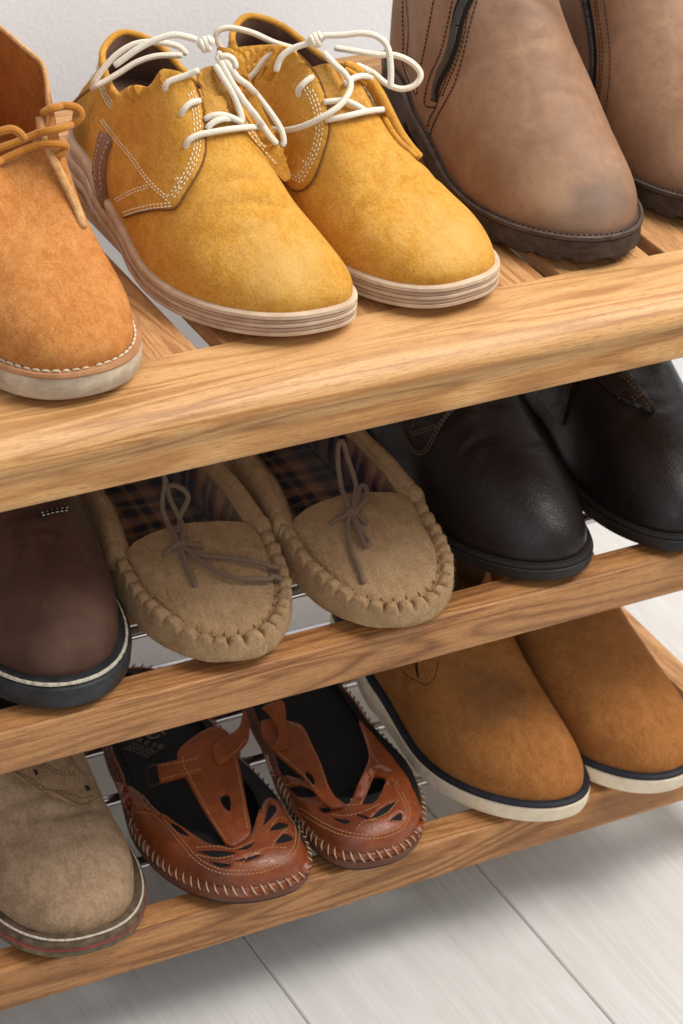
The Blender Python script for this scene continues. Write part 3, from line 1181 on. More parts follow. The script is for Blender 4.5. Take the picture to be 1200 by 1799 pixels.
def knot(s, px, py, h, ax=(1, -.25), r=.0022, R=.0036, mat='white_cord'):
    P, Nn = s.pts([(px - 2, py, h), (px, py, h), (px + 2, py, h)])
    c, n = P[len(P) // 2], Nn[len(P) // 2]
    o, d = s.ray(px, py)
    o2, d2 = s.ray(px + ax[0] * 10, py + ax[1] * 10)
    a = d2 - d
    a /= np.linalg.norm(a)
    n = n - a * n.dot(a)
    n /= np.linalg.norm(n)
    b = np.cross(a, n)
    hx = [c + a * (t - .5) * .0062 + R * (math.cos(2 * math.pi * 2.2 * t) * n + math.sin(2 * math.pi * 2.2 * t) * b) for t in np.linspace(0, 1, 26)]
    th = [c + a * (-.005) + b * .002, c + n * (R * .4), c + a * .005 - b * .002]
    ob = tubes('lace_knot', [hx, (np.array(th), r * 1.6)], r, M[mat], s.root)
    return ob


def offs(pl, ds):
    return [offset_line(pl, d) for d in ds]


def sol(base, t=0.0):
    return base


# ================================================================== orange tan suede chukka, top tier left
s = Shoe('suede_boot', 'orange tan suede chukka boot with cord laces at the left end of the top tier', 'shoes on the top tier',
         -.202, -.040, 0.0005, 1.7, .318, .126, 2.38, -.004, cat='boot')
s.set_sole(.0205, .005, .004)
s.sole([('sole', M['crepe'], [(-.004, 0), (-.0012, .03), (0, .12), (.0, .55), (-.0012, .80), (-.004, .80)]),
        ('welt', M['tan_welt'], [(-.006, .795), (-.0008, .80), (-.0004, .86), (-.0014, .95), (-.006, .955)])])
s.upper(M['tan_suede'], [(0, .0, .147, .106), (.1, .014, .146, .111), (.22, .029, .146, .126), (.34, .035, .152, .147), (.46, .039, .172, .162), (.65, .038, .225, .162), (.85, .027, .280, .157), (1, .0, .303, .157)],
        welt=.0065, gp=1.35, P1=[(0, .034, .0055), (.2, .034, .005), (.4, .036, .002), (.6, .042, .002), (1, .045, .003)], front=(.050, .046), sided=(.008, .045),
        disp=creases(.06, .13, .0007, 30, 1.0, bumps(24, .0014, 2)), lining=M['tan_lining'], lining_from=.45)
V, F, UV = tube_geo(np.vstack([s.G[:, -1], s.G[:1, -1]]) - np.vstack([s.GN[:, -1], s.GN[:1, -1]]) * .0012, .0017, 8)
mesh_obj('collar_edge', V, F, M['tan_edge'], s.root)
P = s.rim_path(-.0052, .955, dz=.0006)
s.path = P
path_stitches('welt_stitching', np.vstack([P, P[:1]]), np.tile([0, -.25, 1.0], (len(P) + 1, 1)), M['tan_thread'], s.root, .0066, .0058, .00105, .0001, jitter=.15)
tubes('quarter_edge', [(s.pts([(70, 205, .001), (76, 240, .002), (94, 282, .0025), (113, 326, .0025), (131, 364, .002), (147, 401, .0005)])[0], .0030),
                       (s.pts([(74, 232, .001), (86, 270, .003), (104, 312, .003), (124, 354, .0025), (144, 398, .0005)])[0], .0022)], .003, M['tan_edge'], s.root, 8)
tubes('shoelace', [
    s.pts([(-14, 268, .004), (0, 262, .005), (32, 251, .006), (63, 239, .008), (89, 228, .010), (110, 217, .010), (120, 205, .009), (114, 192, .008), (95, 188, .006), (80, 193, .004), (70, 200, .002)])[0],
    s.pts([(-14, 292, .004), (0, 285, .004), (32, 272, .006), (59, 262, .008), (85, 253, .009), (101, 258, .008), (104, 268, .005), (98, 276, .002)])[0],
    s.pts([(-14, 243, .003), (0, 241, .004), (21, 237, .004), (36, 243, .003), (44, 252, .002)])[0]],
      .0028, M['orange_cord'], s.root)

# ================================================================== mustard suede pair
YC = [(0, .0, .150, .127, 0), (.10, .018, .154, .127, 0), (.28, .033, .180, .113, 0), (.45, .034, .212, .096, .002), (.62, .032, .242, .091, .004), (.82, .024, .282, .100, .006), (1, .0, .298, .107, .006)]


def yellow(x, y, yaw, W, n, sk, label, hk=0.0, yc=None):
    s = Shoe('suede_shoe', label, 'mustard suede shoes', x, y, .0005, yaw, .322, W, n, sk, .86, .66, hk=hk)
    s.set_sole(.0180, .007, .015, arch=.004)
    prof = [(-.004, 0), (-.001, .02), (.0, .08)]
    s.sole([('outsole', M['y_sole'], [(-.004, 0), (-.001, .03), (.0, .08), (.0, .20), (-.0010, .22), (-.004, .22)]),
            ('sole_layer', M['y_sole_dk'], [(-.004, .225), (-.0012, .23), (-.0004, .27), (-.0004, .37), (-.0012, .40), (-.004, .405)]),
            ('sole_layer', M['y_sole'], [(-.004, .41), (-.0010, .415), (0, .45), (0, .55), (-.0010, .58), (-.004, .585)]),
            ('sole_layer', M['y_sole_dk'], [(-.004, .59), (-.0012, .595), (-.0005, .63), (-.0005, .71), (-.0012, .74), (-.004, .745)]),
            ('foxing', M['y_sole'], [(-.004, .75), (-.001, .755), (0, .79), (-.0003, .93), (-.0016, .99), (-.0032, 1.0), (-.007, .99)])])
    s.upper(M['y_suede'], yc or YC, welt=.0042, gp=1.35, P1=[(0, .030, .0045), (.15, .031, .0045), (.35, .033, .003), (.55, .038, .002), (.8, .040, .004), (1, .040, .004)],
            front=(.052, .058), sided=(.007, .034), heel=(.004, .04),
            disp=creases(.045, .125, .0016, 34, 3.0 + x * 7, bumps(24, .0020, 5 + x * 9)), lining=M['y_lining'], lining_from=.42, thick=.003)
    q = s.u ** 1.35
    m = s.NU // 2
    ring = [i for i in range(s.NU) if q[i] > .13]
    P = s.G[ring, -1] - s.GN[ring, -1] * .0012
    V, F, UV = tube_geo(P, .0026, 10)
    mesh_obj('collar_binding', V, F, M['y_suede'], s.root)
    for row in (6, 9, 12):
        rg_ = [i for i in ring if .17 < q[i]]
        path_stitches('stitching', s.G[rg_, s.NV - 1 - row], s.GN[rg_, s.NV - 1 - row], M['white_thread'], s.root, .0036, .0027, .00062, .0004)
    return s


s = YL = yellow(-.051, -.025, -.4, .123, 2.5, .022, 'mustard suede lace-up shoe beside the orange tan boot, left of its pair')
s.patch('quarter', [(281, 126), (290, 121), (317, 127), (336, 142), (350, 170), (358, 213), (360, 267), (350, 300), (327, 339), (308, 365), (273, 368), (241, 374), (217, 381),
                    (205, 352), (197, 325), (196, 296), (201, 260), (196, 228), (200, 180), (232, 150), (262, 152)], M['y_suede'], h=.0022, grid=5)
tubes('cut_edge', [s.pts([(338, 144, .0014), (351, 171, .0014), (359, 213, .0014), (361, 267, .0014), (351, 301, .0014), (328, 341, .0014), (309, 367, .0014), (273, 370, .0012), (241, 376, .0012), (219, 382, .001)])[0]], .0008, M['y_edge'], s.root, 6)
s.patch('side_strip', [(178, 232), (200, 244), (192, 268), (187, 300), (190, 343), (195, 376), (174, 343), (166, 296), (172, 257)], M['y_strip'], h=.0030, grid=4)
s.patch('tongue', [(344, 128), (368, 116), (392, 124), (404, 150), (416, 190), (420, 216), (398, 224), (372, 226), (362, 205), (358, 170)], M['y_dark'], h=.0010, grid=5)
s.patch('tongue_loop', [(351, 171), (392, 170), (397, 204), (358, 207)], M['y_dark'], h=.0036, grid=4, smooth_edge=False)
s.patch('quarter', [(383, 84), (408, 92), (433, 138), (455, 190), (482, 247), (503, 300), (504, 318), (484, 298), (458, 264), (432, 236), (410, 196), (394, 140)], M['y_suede'], h=.0036, grid=4.5)
fe = [(322, 136), (337, 158), (347, 190), (351, 225), (351, 262), (341, 297), (322, 332), (304, 354)]
bo = [(304, 358), (272, 361), (242, 367), (221, 373)]
dg = [(182, 211), (206, 243), (234, 276), (267, 322), (300, 353)]
cl = [(190, 124), (205, 136), (228, 146), (252, 155), (267, 151), (276, 137), (291, 129), (312, 132)]
s.stitches(offs(fe, (0, 5, 10)) + offs(bo, (0, -6)) + offs(dg, (-2.5, 2.5)) + offs([(206, 350), (236, 335), (267, 325)], (0, 5)) +
           offs([(160, 122), (168, 134), (178, 144), (190, 136)], (0, 5)) + [[(308, 314), (316, 322), (318, 338)], [(312, 312), (322, 324)]],
           M['white_thread'], .0036, .0027, .00062, .0022)
s.stitches([[(186, 236), (178, 262), (173, 296), (180, 338), (190, 368)], [(197, 248), (188, 272), (182, 300), (186, 340)]], M['white_thread'], .0036, .0026, .0005, .0031)
s.stitches(offs([(412, 192), (436, 236), (470, 278), (496, 306)], (0, 5)) + offs([(392, 92), (400, 112), (410, 132)], (0, 6, 12)), M['white_thread'], .0036, .0027, .00062, .0038)
tubes('shoelace', [
    s.pts([(349, 98, .009), (338, 84, .012), (306, 78, .015), (273, 82, .016), (241, 101, .016), (213, 126, .014), (193, 144, .011), (180, 158, .008)])[0],
    s.pts([(178, 160, .007), (193, 154, .010), (208, 147, .011), (239, 132, .013), (273, 113, .014), (306, 102, .013), (343, 100, .010)])[0],
    s.pts([(200, 140, .010), (239, 119, .013), (273, 104, .014), (306, 93, .013), (345, 94, .010)])[0],
    s.pts([(366, 100, .010), (384, 128, .012), (411, 171, .014), (443, 208, .013), (470, 236, .010), (485, 256, .006), (484, 261, .004)])[0],
    s.pts([(368, 106, .009), (385, 140, .010), (405, 180, .011), (432, 220, .010), (458, 246, .007), (478, 258, .004)])[0],
    s.pts([(366, 122, .009), (380, 145, .009), (395, 171, .009), (410, 198, .007), (421, 220, .004)])[0],
    s.pts([(291, 161, -.001), (296, 152, .004), (306, 143, .005), (336, 133, .006), (360, 124, .008)])[0],
    s.pts([(318, 206, -.001), (323, 196, .004), (333, 186, .005), (350, 180, .004)])[0],
    s.pts([(327, 263, -.001), (332, 252, .004), (345, 243, .005), (373, 237, .005), (416, 231, .005), (449, 227, .004)])[0],
    s.pts([(358, 212, .002), (372, 208, .005), (390, 210, .006), (420, 220, .004)])[0],
    s.pts([(362, 230, .003), (370, 222, .005), (384, 216, .006), (400, 214, .004)])[0],
    s.pts([(384, 118, .007), (398, 118, .008), (410, 121, .006), (414, 128, .003)])[0]],
      .0023, M['white_cord'], s.root)
knot(s, 361, 101, .0095)
tubes('aglet', [(s.pts([(181, 158, .008), (163, 174, .009), (145, 190, .009)])[0], .0011)], .0011, M['y_strip'], s.root)

s = YR = yellow(.0868, -.0255, 8.5, .118, 2.62, .001, 'mustard suede lace-up shoe next to the tall brown boots, right of its pair', .020,
                [(0, .0, .150, .116, -.012), (.10, .017, .154, .117, -.012), (.28, .031, .180, .109, -.010), (.45, .033, .212, .098, -.006), (.62, .032, .244, .094, -.002), (.82, .024, .283, .099, 0), (1, .0, .299, .105, 0)])
s.patch('quarter', [(413, 84), (450, 80), (493, 79), (522, 94), (553, 130), (570, 170), (577, 210), (578, 237), (570, 267), (557, 303), (540, 328), (517, 332), (490, 300), (466, 250), (440, 190), (420, 130)], M['y_suede'], h=.0022, grid=5)
tubes('cut_edge', [s.pts([(522, 94, .0014), (554, 130, .0014), (571, 170, .0014), (578, 210, .0014), (579, 237, .0014), (571, 268, .0014), (558, 305, .0014), (541, 330, .0014), (517, 334, .0012), (488, 302, .001)])[0]], .0008, M['y_edge'], s.root, 6)
s.patch('tongue', [(548, 118), (575, 112), (600, 125), (622, 150), (642, 180), (652, 206), (622, 214), (584, 214), (577, 180), (562, 146)], M['y_dark'], h=.0010, grid=5)
tubes('quarter_edge', [(s.pts([(600, 114, .002), (620, 124, .003), (640, 143, .004), (657, 168, .0045), (673, 199, .0045), (692, 234, .004), (716, 260, .002), (738, 278, .0)])[0], .0036),
                       (s.pts([(604, 122, .001), (628, 139, .002), (646, 162, .003), (661, 190, .003), (678, 222, .002), (700, 250, .001), (732, 276, .0)])[0], .0022)], .003, M['y_suede'], s.root, 10)
fe = [(520, 110), (540, 141), (556, 171), (566, 205), (568, 235), (560, 268), (545, 300), (534, 316)]
s.stitches(offs(fe, (0, 5, 10)) + offs([(421, 96), (450, 91), (488, 90)], (-5, 0, 5)) + offs([(498, 296), (516, 312), (536, 322)], (0, -5)) + [[(533, 280), (540, 288), (544, 298)]], M['white_thread'], .0036, .0027, .00062, .0022)
s.stitches(offs([(624, 126), (644, 147), (661, 174), (676, 204), (694, 236)], (0,)), M['white_thread'], .0036, .0027, .00062, .0078)
tubes('shoelace', [
    s.pts([(409, 104, .003), (407, 88, .008), (412, 72, .014), (426, 60, .019), (450, 55, .020), (483, 63, .018), (513, 79, .014), (545, 90, .010)])[0],
    s.pts([(435, 154, -.001), (441, 146, .004), (463, 127, .006), (483, 107, .008), (507, 96, .010), (545, 94, .011)])[0],
    s.pts([(485, 123, -.001), (493, 111, .004), (513, 102, .007), (545, 98, .010)])[0],
    s.pts([(555, 102, .011), (573, 123, .012), (593, 142, .012), (602, 164, .012), (594, 190, .011), (575, 209, .010), (547, 222, .008), (513, 229, .007), (482, 223, .008), (463, 207, .010), (450, 184, .010), (441, 160, .007)])[0],
    s.pts([(562, 94, .011), (603, 103, .013), (630, 110, .015), (657, 113, .017), (683, 127, .018), (698, 147, .018), (690, 165, .017), (670, 170, .015), (650, 157, .012), (633, 135, .009), (612, 119, .006)])[0],
    s.pts([(562, 91, .012), (600, 97, .015), (633, 101, .018), (660, 112, .020), (677, 130, .020), (683, 160, .018), (683, 193, .016)])[0],
    s.pts([(526, 172, -.001), (530, 158, .004), (542, 144, .005), (554, 134, .003)])[0],
    s.pts([(671, 197, .004), (640, 203, .006), (607, 210, .006), (573, 213, .003)])[0],
    s.pts([(568, 181, .002), (597, 183, .006), (617, 191, .006), (638, 201, .004)])[0],
    s.pts([(600, 152, .004), (610, 144, .006), (624, 140, .007), (644, 144, .005)])[0]],
      .0023, M['white_cord'], s.root)
knot(s, 554, 95, .0105)

# ================================================================== tall brown zip boots
BC = [(0, .0, .198, .262, -.006), (.25, .029, .208, .262, -.005), (.5, .043, .247, .262, -.002), (.75, .037, .290, .262, 0), (1, .0, .312, .262, 0)]


def brown_boot(x, y, yaw, label):
    s = Shoe('zip_boot', label, 'tall brown zip boots', x, y, .0005, yaw, .322, 0.130, 2.05, .006, .90, .67, cat='boot')
    s.set_sole(.0215, .006, .022, arch=.0)
    s.sole([('welt', M['b_welt'], [(-.006, .80), (-.0005, .80), (.0006, .86), (.0004, .97), (-.0010, 1.0), (-.006, 1.0)])])
    # lugged outsole with a separate heel block
    N = s.onorm()
    P = s.out
    zt, zb = s.zt(P[:, 1]), s.zb(P[:, 1])
    V, F = [], []
    fr = [0.0, .0, .16, .78, .78]
    of = [-.012, -.0015, 0, -.0004, -.006]
    arc = np.r_[0, np.cumsum(np.linalg.norm(np.diff(P, axis=0), axis=1))]
    for kx, (o, f) in enumerate(zip(of, fr)):
        for i in range(s.NU):
            yv = P[i, 1]
            h = zt[i] - zb[i]
            bot = .0
            hz = .022 * float(sstep(.34, .75, yv / s.L))
            if .150 < yv < .226:
                bot = (.004 + hz) * float(sstep(.150, .19, yv)) * (1 - float(sstep(.218, .226, yv)))
            lug = (arc[i] % .027) < .006
            if lug and not (.14 < yv < .24) and kx <= 2:
                bot = max(bot, .0042 if kx < 2 else .0)
            z = zb[i] + bot + (h * .80 - bot) * (f / .80)
            q = P[i] + N[i] * (o - (.004 if lug and kx in (1,) else 0))
            V.append((q[0], q[1], z))
    nu = s.NU
    for r in range(len(fr) - 1):
        for i in range(nu):
            j = (i + 1) % nu
            F.append((r * nu + i, r * nu + j, (r + 1) * nu + j, (r + 1) * nu + i))
    m = nu // 2
    for base in (0, (len(fr) - 1) * nu):
        for i in range(m):
            q = []
            for w in (base + i, base + i + 1, base + (nu - i - 1) % nu, base + (nu - i) % nu):
                if w not in q:
                    q.append(w)
            if len(q) > 2:
                F.append(tuple(q))
    o = mesh_obj('outsole', V, F, M['b_rubber'], s.root)
    bm_fix(o)
    sharp(o, 35)
    s.upper(M['b_leather'], BC, welt=.0052, gp=1.25, P1=[(0, .042, .004), (.2, .044, .0055), (.4, .050, .004), (.6, .055, .0005), (.8, .05, .0005), (1, .05, .003)],
            front=(.036, .158), sided=(.002, .11), heel=(.006, .09), wblend=.6,
            disp=creases(.07, .19, .0021, 26, 11 + x * 5, bumps(16, .0014, 8 + x)), lining=M['dark_in'], lining_from=.7)
    P = s.rim_path(-.0022, 1.0, dz=.0005)
    path_stitches('welt_stitching', np.vstack([P, P[:1]]), np.tile([0, -.2, 1.0], (len(P) + 1, 1)), M['b_thread'], s.root, .0042, .0030, .0006, 0)
    return s


def zipper(s, c, w=.0062, name='zipper'):
    P, Nn = s.pts(c)
    X = resample(np.hstack([P, Nn]), .002)
    P, Nn = X[:, :3], X[:, 3:]
    T = np.gradient(P, axis=0)
    T /= np.linalg.norm(T, axis=1)[:, None]
    B = np.cross(T, Nn)
    V, F = [], []
    for i in range(len(P)):
        for o, h in ((-1, .0003), (-.6, .0012), (.6, .0012), (1, .0003)):
            V.append(P[i] + B[i] * w * o + Nn[i] * h)
    for i in range(len(P) - 1):
        for k in range(3):
            F.append((i * 4 + k, i * 4 + k + 1, i * 4 + 5 + k, i * 4 + 4 + k))
    z = mesh_obj(name, V, F, M['zip_tape'], s.root)
    V, F = [], []
    Y = resample(np.hstack([P, Nn, B]), .0033)
    for i, q in enumerate(Y[1:-1]):
        p, n_, b_ = q[:3], q[3:6], q[6:]
        sd = 1 if i % 2 else -1
        V, F = add_stitch(V, F, p + b_ * sd * .0030 + n_ * .0012, p - b_ * sd * .0004 + n_ * .0012, n_, .0036, .00095, .0008)
    mesh_obj('zip_teeth', V, F, M['zip_metal'], z, True, None, True)
    q = Y[0]
    e0, e1 = P[0] + Nn[0] * .0016, P[2] + Nn[2] * .0016
    V, F = add_stitch([], [], e0, e1, Nn[0], .0045, .0026, .0002)
    mesh_obj('zip_stop', V, F, M['zip_metal'], z, False)
    return z


s = BL = brown_boot(.208, -.007, -4.6, 'tall brown leather zip boot with blackened scuffed toe beside the mustard shoes')
zipper(s, [(765, 176), (766, 156), (772, 136), (785, 110), (796, 79), (803, 46), (810, 18), (820, -6), (832, -40)])
s.stitches([[(708, -8), (708, 37), (709, 73), (708, 110), (713, 128), (722, 150), (732, 169)], [(763, -6), (754, 46), (743, 101), (735, 132), (733, 166)],
            [(797, -8), (786, 45), (774, 93), (757, 130), (748, 163), (747, 185), (766, 189)], [(836, -8), (816, 37), (809, 73), (795, 114), (779, 150), (771, 172), (766, 189), (754, 211), (750, 240)],
            [(831, -8), (821, 30), (814, 70), (800, 114), (784, 152), (776, 172)], [(841, -8), (827, 40), (816, 88), (801, 141), (787, 171), (772, 198), (759, 226), (755, 250)]],
           M['b_thread'], .0036, .0030, .0007, .0004)
tubes('seam_piping', [s.pts([(713, -8, .0003), (718, 55, .0003), (714, 113, .0003), (722, 140, .0003), (733, 166, .0)])[0]], .0009, M['b_leather'], s.root)
s = BR = brown_boot(.343, .000, -4.0, 'tall brown leather zip boot at the right end of the top tier')
zipper(s, [(1043, 182), (1041, 150), (1042, 100), (1037, 50), (1028, 0), (1022, -40)])
s.stitches([[(1060, -8), (1068, 50), (1072, 100), (1070, 150), (1062, 210)], [(1043, -8), (1053, 75), (1054, 125), (1048, 180), (1046, 196)], [(1047, -8), (1058, 75), (1058, 125), (1052, 180)]], M['b_thread'], .0034, .0028, .00052, .0004)

# ================================================================== dark brown boot, middle tier left
s = DL = Shoe('leather_boot', 'dark brown leather boot with white stitched black welt, left end of the middle tier', 'boots on the middle tier',
              -.214, -.058, ZM + .0005, -2.0, .318, .129, 2.12, -.005, cat='boot')
s.set_sole(.0215, .006, .004)
NB = 4
s.sole([('outsole', M['blk_rubber'], [(-.006, 0), (-.001, .0), (0, .06), (.0006, .62), (.0, .74), (-.0012, .78), (-.008, .79)]),
        ('welt', M['blk_rubber'], [(-.009, .80), (-.004, .80), (-.0035, .86), (-.0045, .97), (-.009, 1.0)])])
s.upper(M['dk_leather'], [(0, .0, .135, .120), (.2, .026, .143, .135), (.5, .036, .188, .150), (.75, .036, .252, .150), (1, 0, .300, .150)], welt=.0092, gp=1.35,
        P1=[(0, .042, .0055), (.2, .042, .005), (.4, .042, .003), (.6, .045, .003), (1, .045, .003)], front=(.045, .042), sided=(.006, .045),
        disp=creases(.07, .12, .0006, 36, 21, bumps(22, .0014, 12)), lining=M['dark_in'], lining_from=.5)
P = s.rim_path(-.0042, .80, dz=.0009)
path_stitches('welt_stitching', np.vstack([P, P[:1]]), np.c_[s.onorm()[np.r_[0:s.NU, 0]] * .5, np.ones(s.NU + 1)], M['dirty_white_thread'], s.root, .0098, .0080, .0018, .0002, jitter=.2)
tubes('seam_cord', [s.pts([(70, 907, .001), (82, 904, .0015), (98, 899, .0015), (119, 896, .001)])[0]], .0016, M['zip_tape'], s.root)
s.stitches([[(70, 905), (82, 902), (98, 897), (119, 894)], [(72, 909), (84, 906), (98, 902), (118, 899)]], M['dirty_white_thread'], .0034, .0024, .0006, .0024)

# ================================================================== moccasins
def moccasin(x, y, yaw, W, n, label, apron, topedge, lcuff, rcuff, nfold, seed):
    s = Shoe('moccasin', label, 'sand suede moccasins', x, y, ZM + .0005, yaw, .292, W, n, -.003, .86, .76, cat='slipper', NU=720, NV=64)
    s.set_sole(.006, .004, .0)
    s.sole([('outsole', M['moc_sole'], [(-.012, 0), (-.0075, .1), (-.0065, .6), (-.008, 1.0)])])
    u, side, N = s.u, s.side, s.onorm()
    nu, nv = s.NU, s.NV
    ua, nvs = .40, 36
    back = sstep(.26, .56, u)
    ztop = .0225 + .008 * sstep(0, .3, u) + .019 * back + .006 * sstep(.75, 1, u)

    def ring(off, z):
        return np.c_[s.out + N * np.broadcast_to(off, (nu,))[:, None], np.broadcast_to(z, (nu,)) + s.zb(s.out[:, 1]) * .6]
    spr = lambda c: c
    su = u * np.where(side >= 0, 1, -1)
    rng = random.Random(seed)
    jit = np.array([noise.noise(Vector((v_ * 7, seed, 0))) for v_ in su])
    ph = su * nfold + jit * .6
    fr_ = np.abs(np.mod(ph + .5, 1) - .5) * 2                     # 0 in a slit, 1 on a pucker
    amp = np.array([.75 + .5 * noise.noise(Vector((math.floor(p) * 3.7, seed, 2))) for p in ph])
    puck = (np.clip(fr_, 0, 1) ** .45) * amp
    wu = 1 - sstep(.34, .46, u)
    slit = np.exp(-(fr_ / .17) ** 2) * wu * amp
    K = [ring(-.008, .004), ring(.0005, .006), ring(.0026, .5 * ztop), ring(.0018, .80 * ztop),
         ring(-.0010 + .0015 * back + .0024 * puck * wu - .002 * slit, ztop + .0032 * puck * wu - .0045 * slit),
         ring(-.0055 + .002 * back + .0012 * puck * wu, ztop + .0044 * puck * wu - .0075 * slit),
         ring(-.0100 + .003 * back, ztop - .0020 * (1 - back) + .0008 * puck * wu)]
    K = np.array(K)                                              # 7 x nu x 3
    G = np.zeros((nu, nv, 3))
    tt = np.linspace(0, 1, nvs)
    kn = np.array([0, .10, .32, .55, .74, .89, 1.0])
    for i in range(nu):
        for c_ in range(3):
            G[i, :nvs, c_] = pchip(tt, kn, K[:, i, c_])
    seam = G[:, nvs - 1].copy()
    # plug: from the seam back to its rear edge, which is also the front of the opening
    e = np.clip(u / ua, 0, 1)
    iL, iR = int(np.argmin(np.abs(su + ua))), int(np.argmin(np.abs(su - ua)))
    half = (seam[iR, 0] - seam[iL, 0]) / 2
    mid = (seam[iR] + seam[iL]) / 2
    E = np.zeros((nu, 3))
    an = e * math.pi / 2
    E[:, 0] = mid[0] + np.where(side >= 0, 1, -1) * half * np.sin(an)
    E[:, 1] = mid[1] + .016 * np.cos(an) ** 1.2
    E[:, 2] = mid[2] + .006 * np.cos(an)
    bk = u > ua
    E[bk] = seam[bk] + np.c_[-N[bk] * .004, np.full(bk.sum(), -.004)]
    t2 = np.linspace(0, 1, nv - nvs + 1)[1:]
    for k, t_ in enumerate(t2):
        G[:, nvs + k] = seam * (1 - t_) + E * t_
        dome = .0045 * math.sin(math.pi * t_) * (1 - sstep(.3, ua, u)) + .0012 * math.exp(-((t_ - .06) / .05) ** 2) * (1 - sstep(.3, ua, u))
        G[:, nvs + k, 2] += np.where(bk, 0, dome)
    G[:, nvs - 2:nvs + 1, 2] -= (.0011 * wu)[:, None]
    nr = s.gnorm(G)
    d = bumps(34, .0012, seed)(G, nr) + bumps(90, .0005, seed + 3)(G, nr)
    G = G + nr * d[..., None]
    s.G, s.GN = G, s.gnorm(G)
    V, F = s.grid(G)
    f0 = F[(nu // 4) * (nv - 1) + 4]
    if np.cross(V[f0[1]] - V[f0[0]], V[f0[2]] - V[f0[1]]).dot(s.GN[nu // 4, 4]) < 0:
        F = [f[::-1] for f in F]
    s.bvh = BVHTree.FromPolygons([Vector(v) for v in V], F)
    s.up = mesh_obj('upper', V, F, M['moc_suede'], s.root)
    # plaid lining: inner wall and footbed
    inner = np.zeros((nu, 12, 3))
    lipz = np.where(bk, E[:, 2] + .002, E[:, 2] - .0015)
    for k in range(12):
        t_ = k / 11
        tgt = np.c_[s.out - N * .011, np.full(nu, .011)]
        st = np.c_[E[:, :2], lipz]
        w_ = t_ ** .8
        inner[:, k] = st * (1 - w_) + tgt * w_
        inner[:, k, :2] += (-N * (.003 * math.sin(math.pi * t_)))
    V, F = s.grid(inner)
    m = nu // 2
    for i in range(m):
        qd = []
        for w_ in (i, i + 1, (nu - i - 1) % nu, (nu - i) % nu):
            ix = w_ * 12 + 11
            if ix not in qd:
                qd.append(ix)
        if len(qd) > 2:
            F.append(tuple(qd))
    mesh_obj('lining', V, F, M['plaid'], s.root)
    # turned-down cuff along both sides and round the heel
    ids = [i for i in range(nu) if u[i] > ua - .015]
    ids = [i for i in ids if side[i] < 0 or u[i] >= .999] + [i for i in ids if side[i] >= 0 and u[i] < .999]
    rows = [(.0045, -.017, 0), (.0050, -.0165, 1), (.0062, -.009, 1), (.0052, -.002, 1), (.0030, .0026, 1), (-.0005, .0038, 1), (-.0042, .0024, 1), (-.0066, -.002, 1), (-.0066, -.008, 0)]
    V, F = [], []
    for i in ids:
        ed = sstep(ua - .015, ua + .012, u[i])
        for o_, z_, _k in rows:
            base = K[4, i]
            wob = noise.noise(Vector((base[0] * 45, base[1] * 45, seed + z_ * 90))) * .0010
            V.append(np.array([base[0], base[1], base[2]]) + np.r_[N[i] * (o_ * (.5 + .5 * ed) + wob), z_ * (.6 + .4 * ed) + wob])
    nr_ = len(rows)
    for a_ in range(len(ids) - 1):
        for k in range(nr_ - 1):
            F.append((a_ * nr_ + k, a_ * nr_ + k + 1, (a_ + 1) * nr_ + k + 1, (a_ + 1) * nr_ + k))
    F.append(tuple(range(nr_)))
    F.append(tuple((len(ids) - 1) * nr_ + k for k in range(nr_)))
    bm_fix(mesh_obj('cuff', V, F, M['moc_suede'], s.root))
    # gathered seam: a puckering stitch in every slit
    V, F = [], []
    last = None
    order = np.argsort(su)
    for i in order:
        if u[i] > ua:
            continue
        if fr_[i] < .10 and (last is None or np.linalg.norm(seam[i] - last) > .004):
            last = seam[i]
            p0, p1 = G[i, nvs - 6], G[i, nvs + 1]
            V, F = add_stitch(V, F, p0, p1, s.GN[i, nvs - 3], .0062, .00075, .0009)
    mesh_obj('stitching', V, F, M['moc_edge'], s.root, True, None, True)
    P = np.array([G[i, nvs - 1] + s.GN[i, nvs - 1] * .0004 for i in order if u[i] < ua])
    rr = np.array([.0010 + .0007 * noise.noise(Vector((p[0] * 260, p[1] * 260, seed))) for p in P])
    v, f, uv = tube_geo(P, np.clip(rr, .0004, .002), 7)
    mesh_obj('seam_edge', v, f, M['moc_edge'], s.root, True, uv)
    V, F = [], []
    for q in P[::2]:
        for _ in range(2):
            a_ = q + np.array([rng.gauss(0, .0007) for _ in range(3)])
            dd = np.array([rng.gauss(0, .7), rng.gauss(0, .7), rng.uniform(.2, 1)])
            dd /= np.linalg.norm(dd)
            l = rng.uniform(.0010, .0030)
            sd = np.cross(dd, [.3, .5, .8])
            sd /= np.linalg.norm(sd)
            o = len(V)
            V += [a_ - sd * .00022, a_ + sd * .00022, a_ + dd * l]
            F.append((o, o + 1, o + 2))
    mesh_obj('frayed_edge', V, F, M['moc_edge'], s.root, True, None, True)
    return s


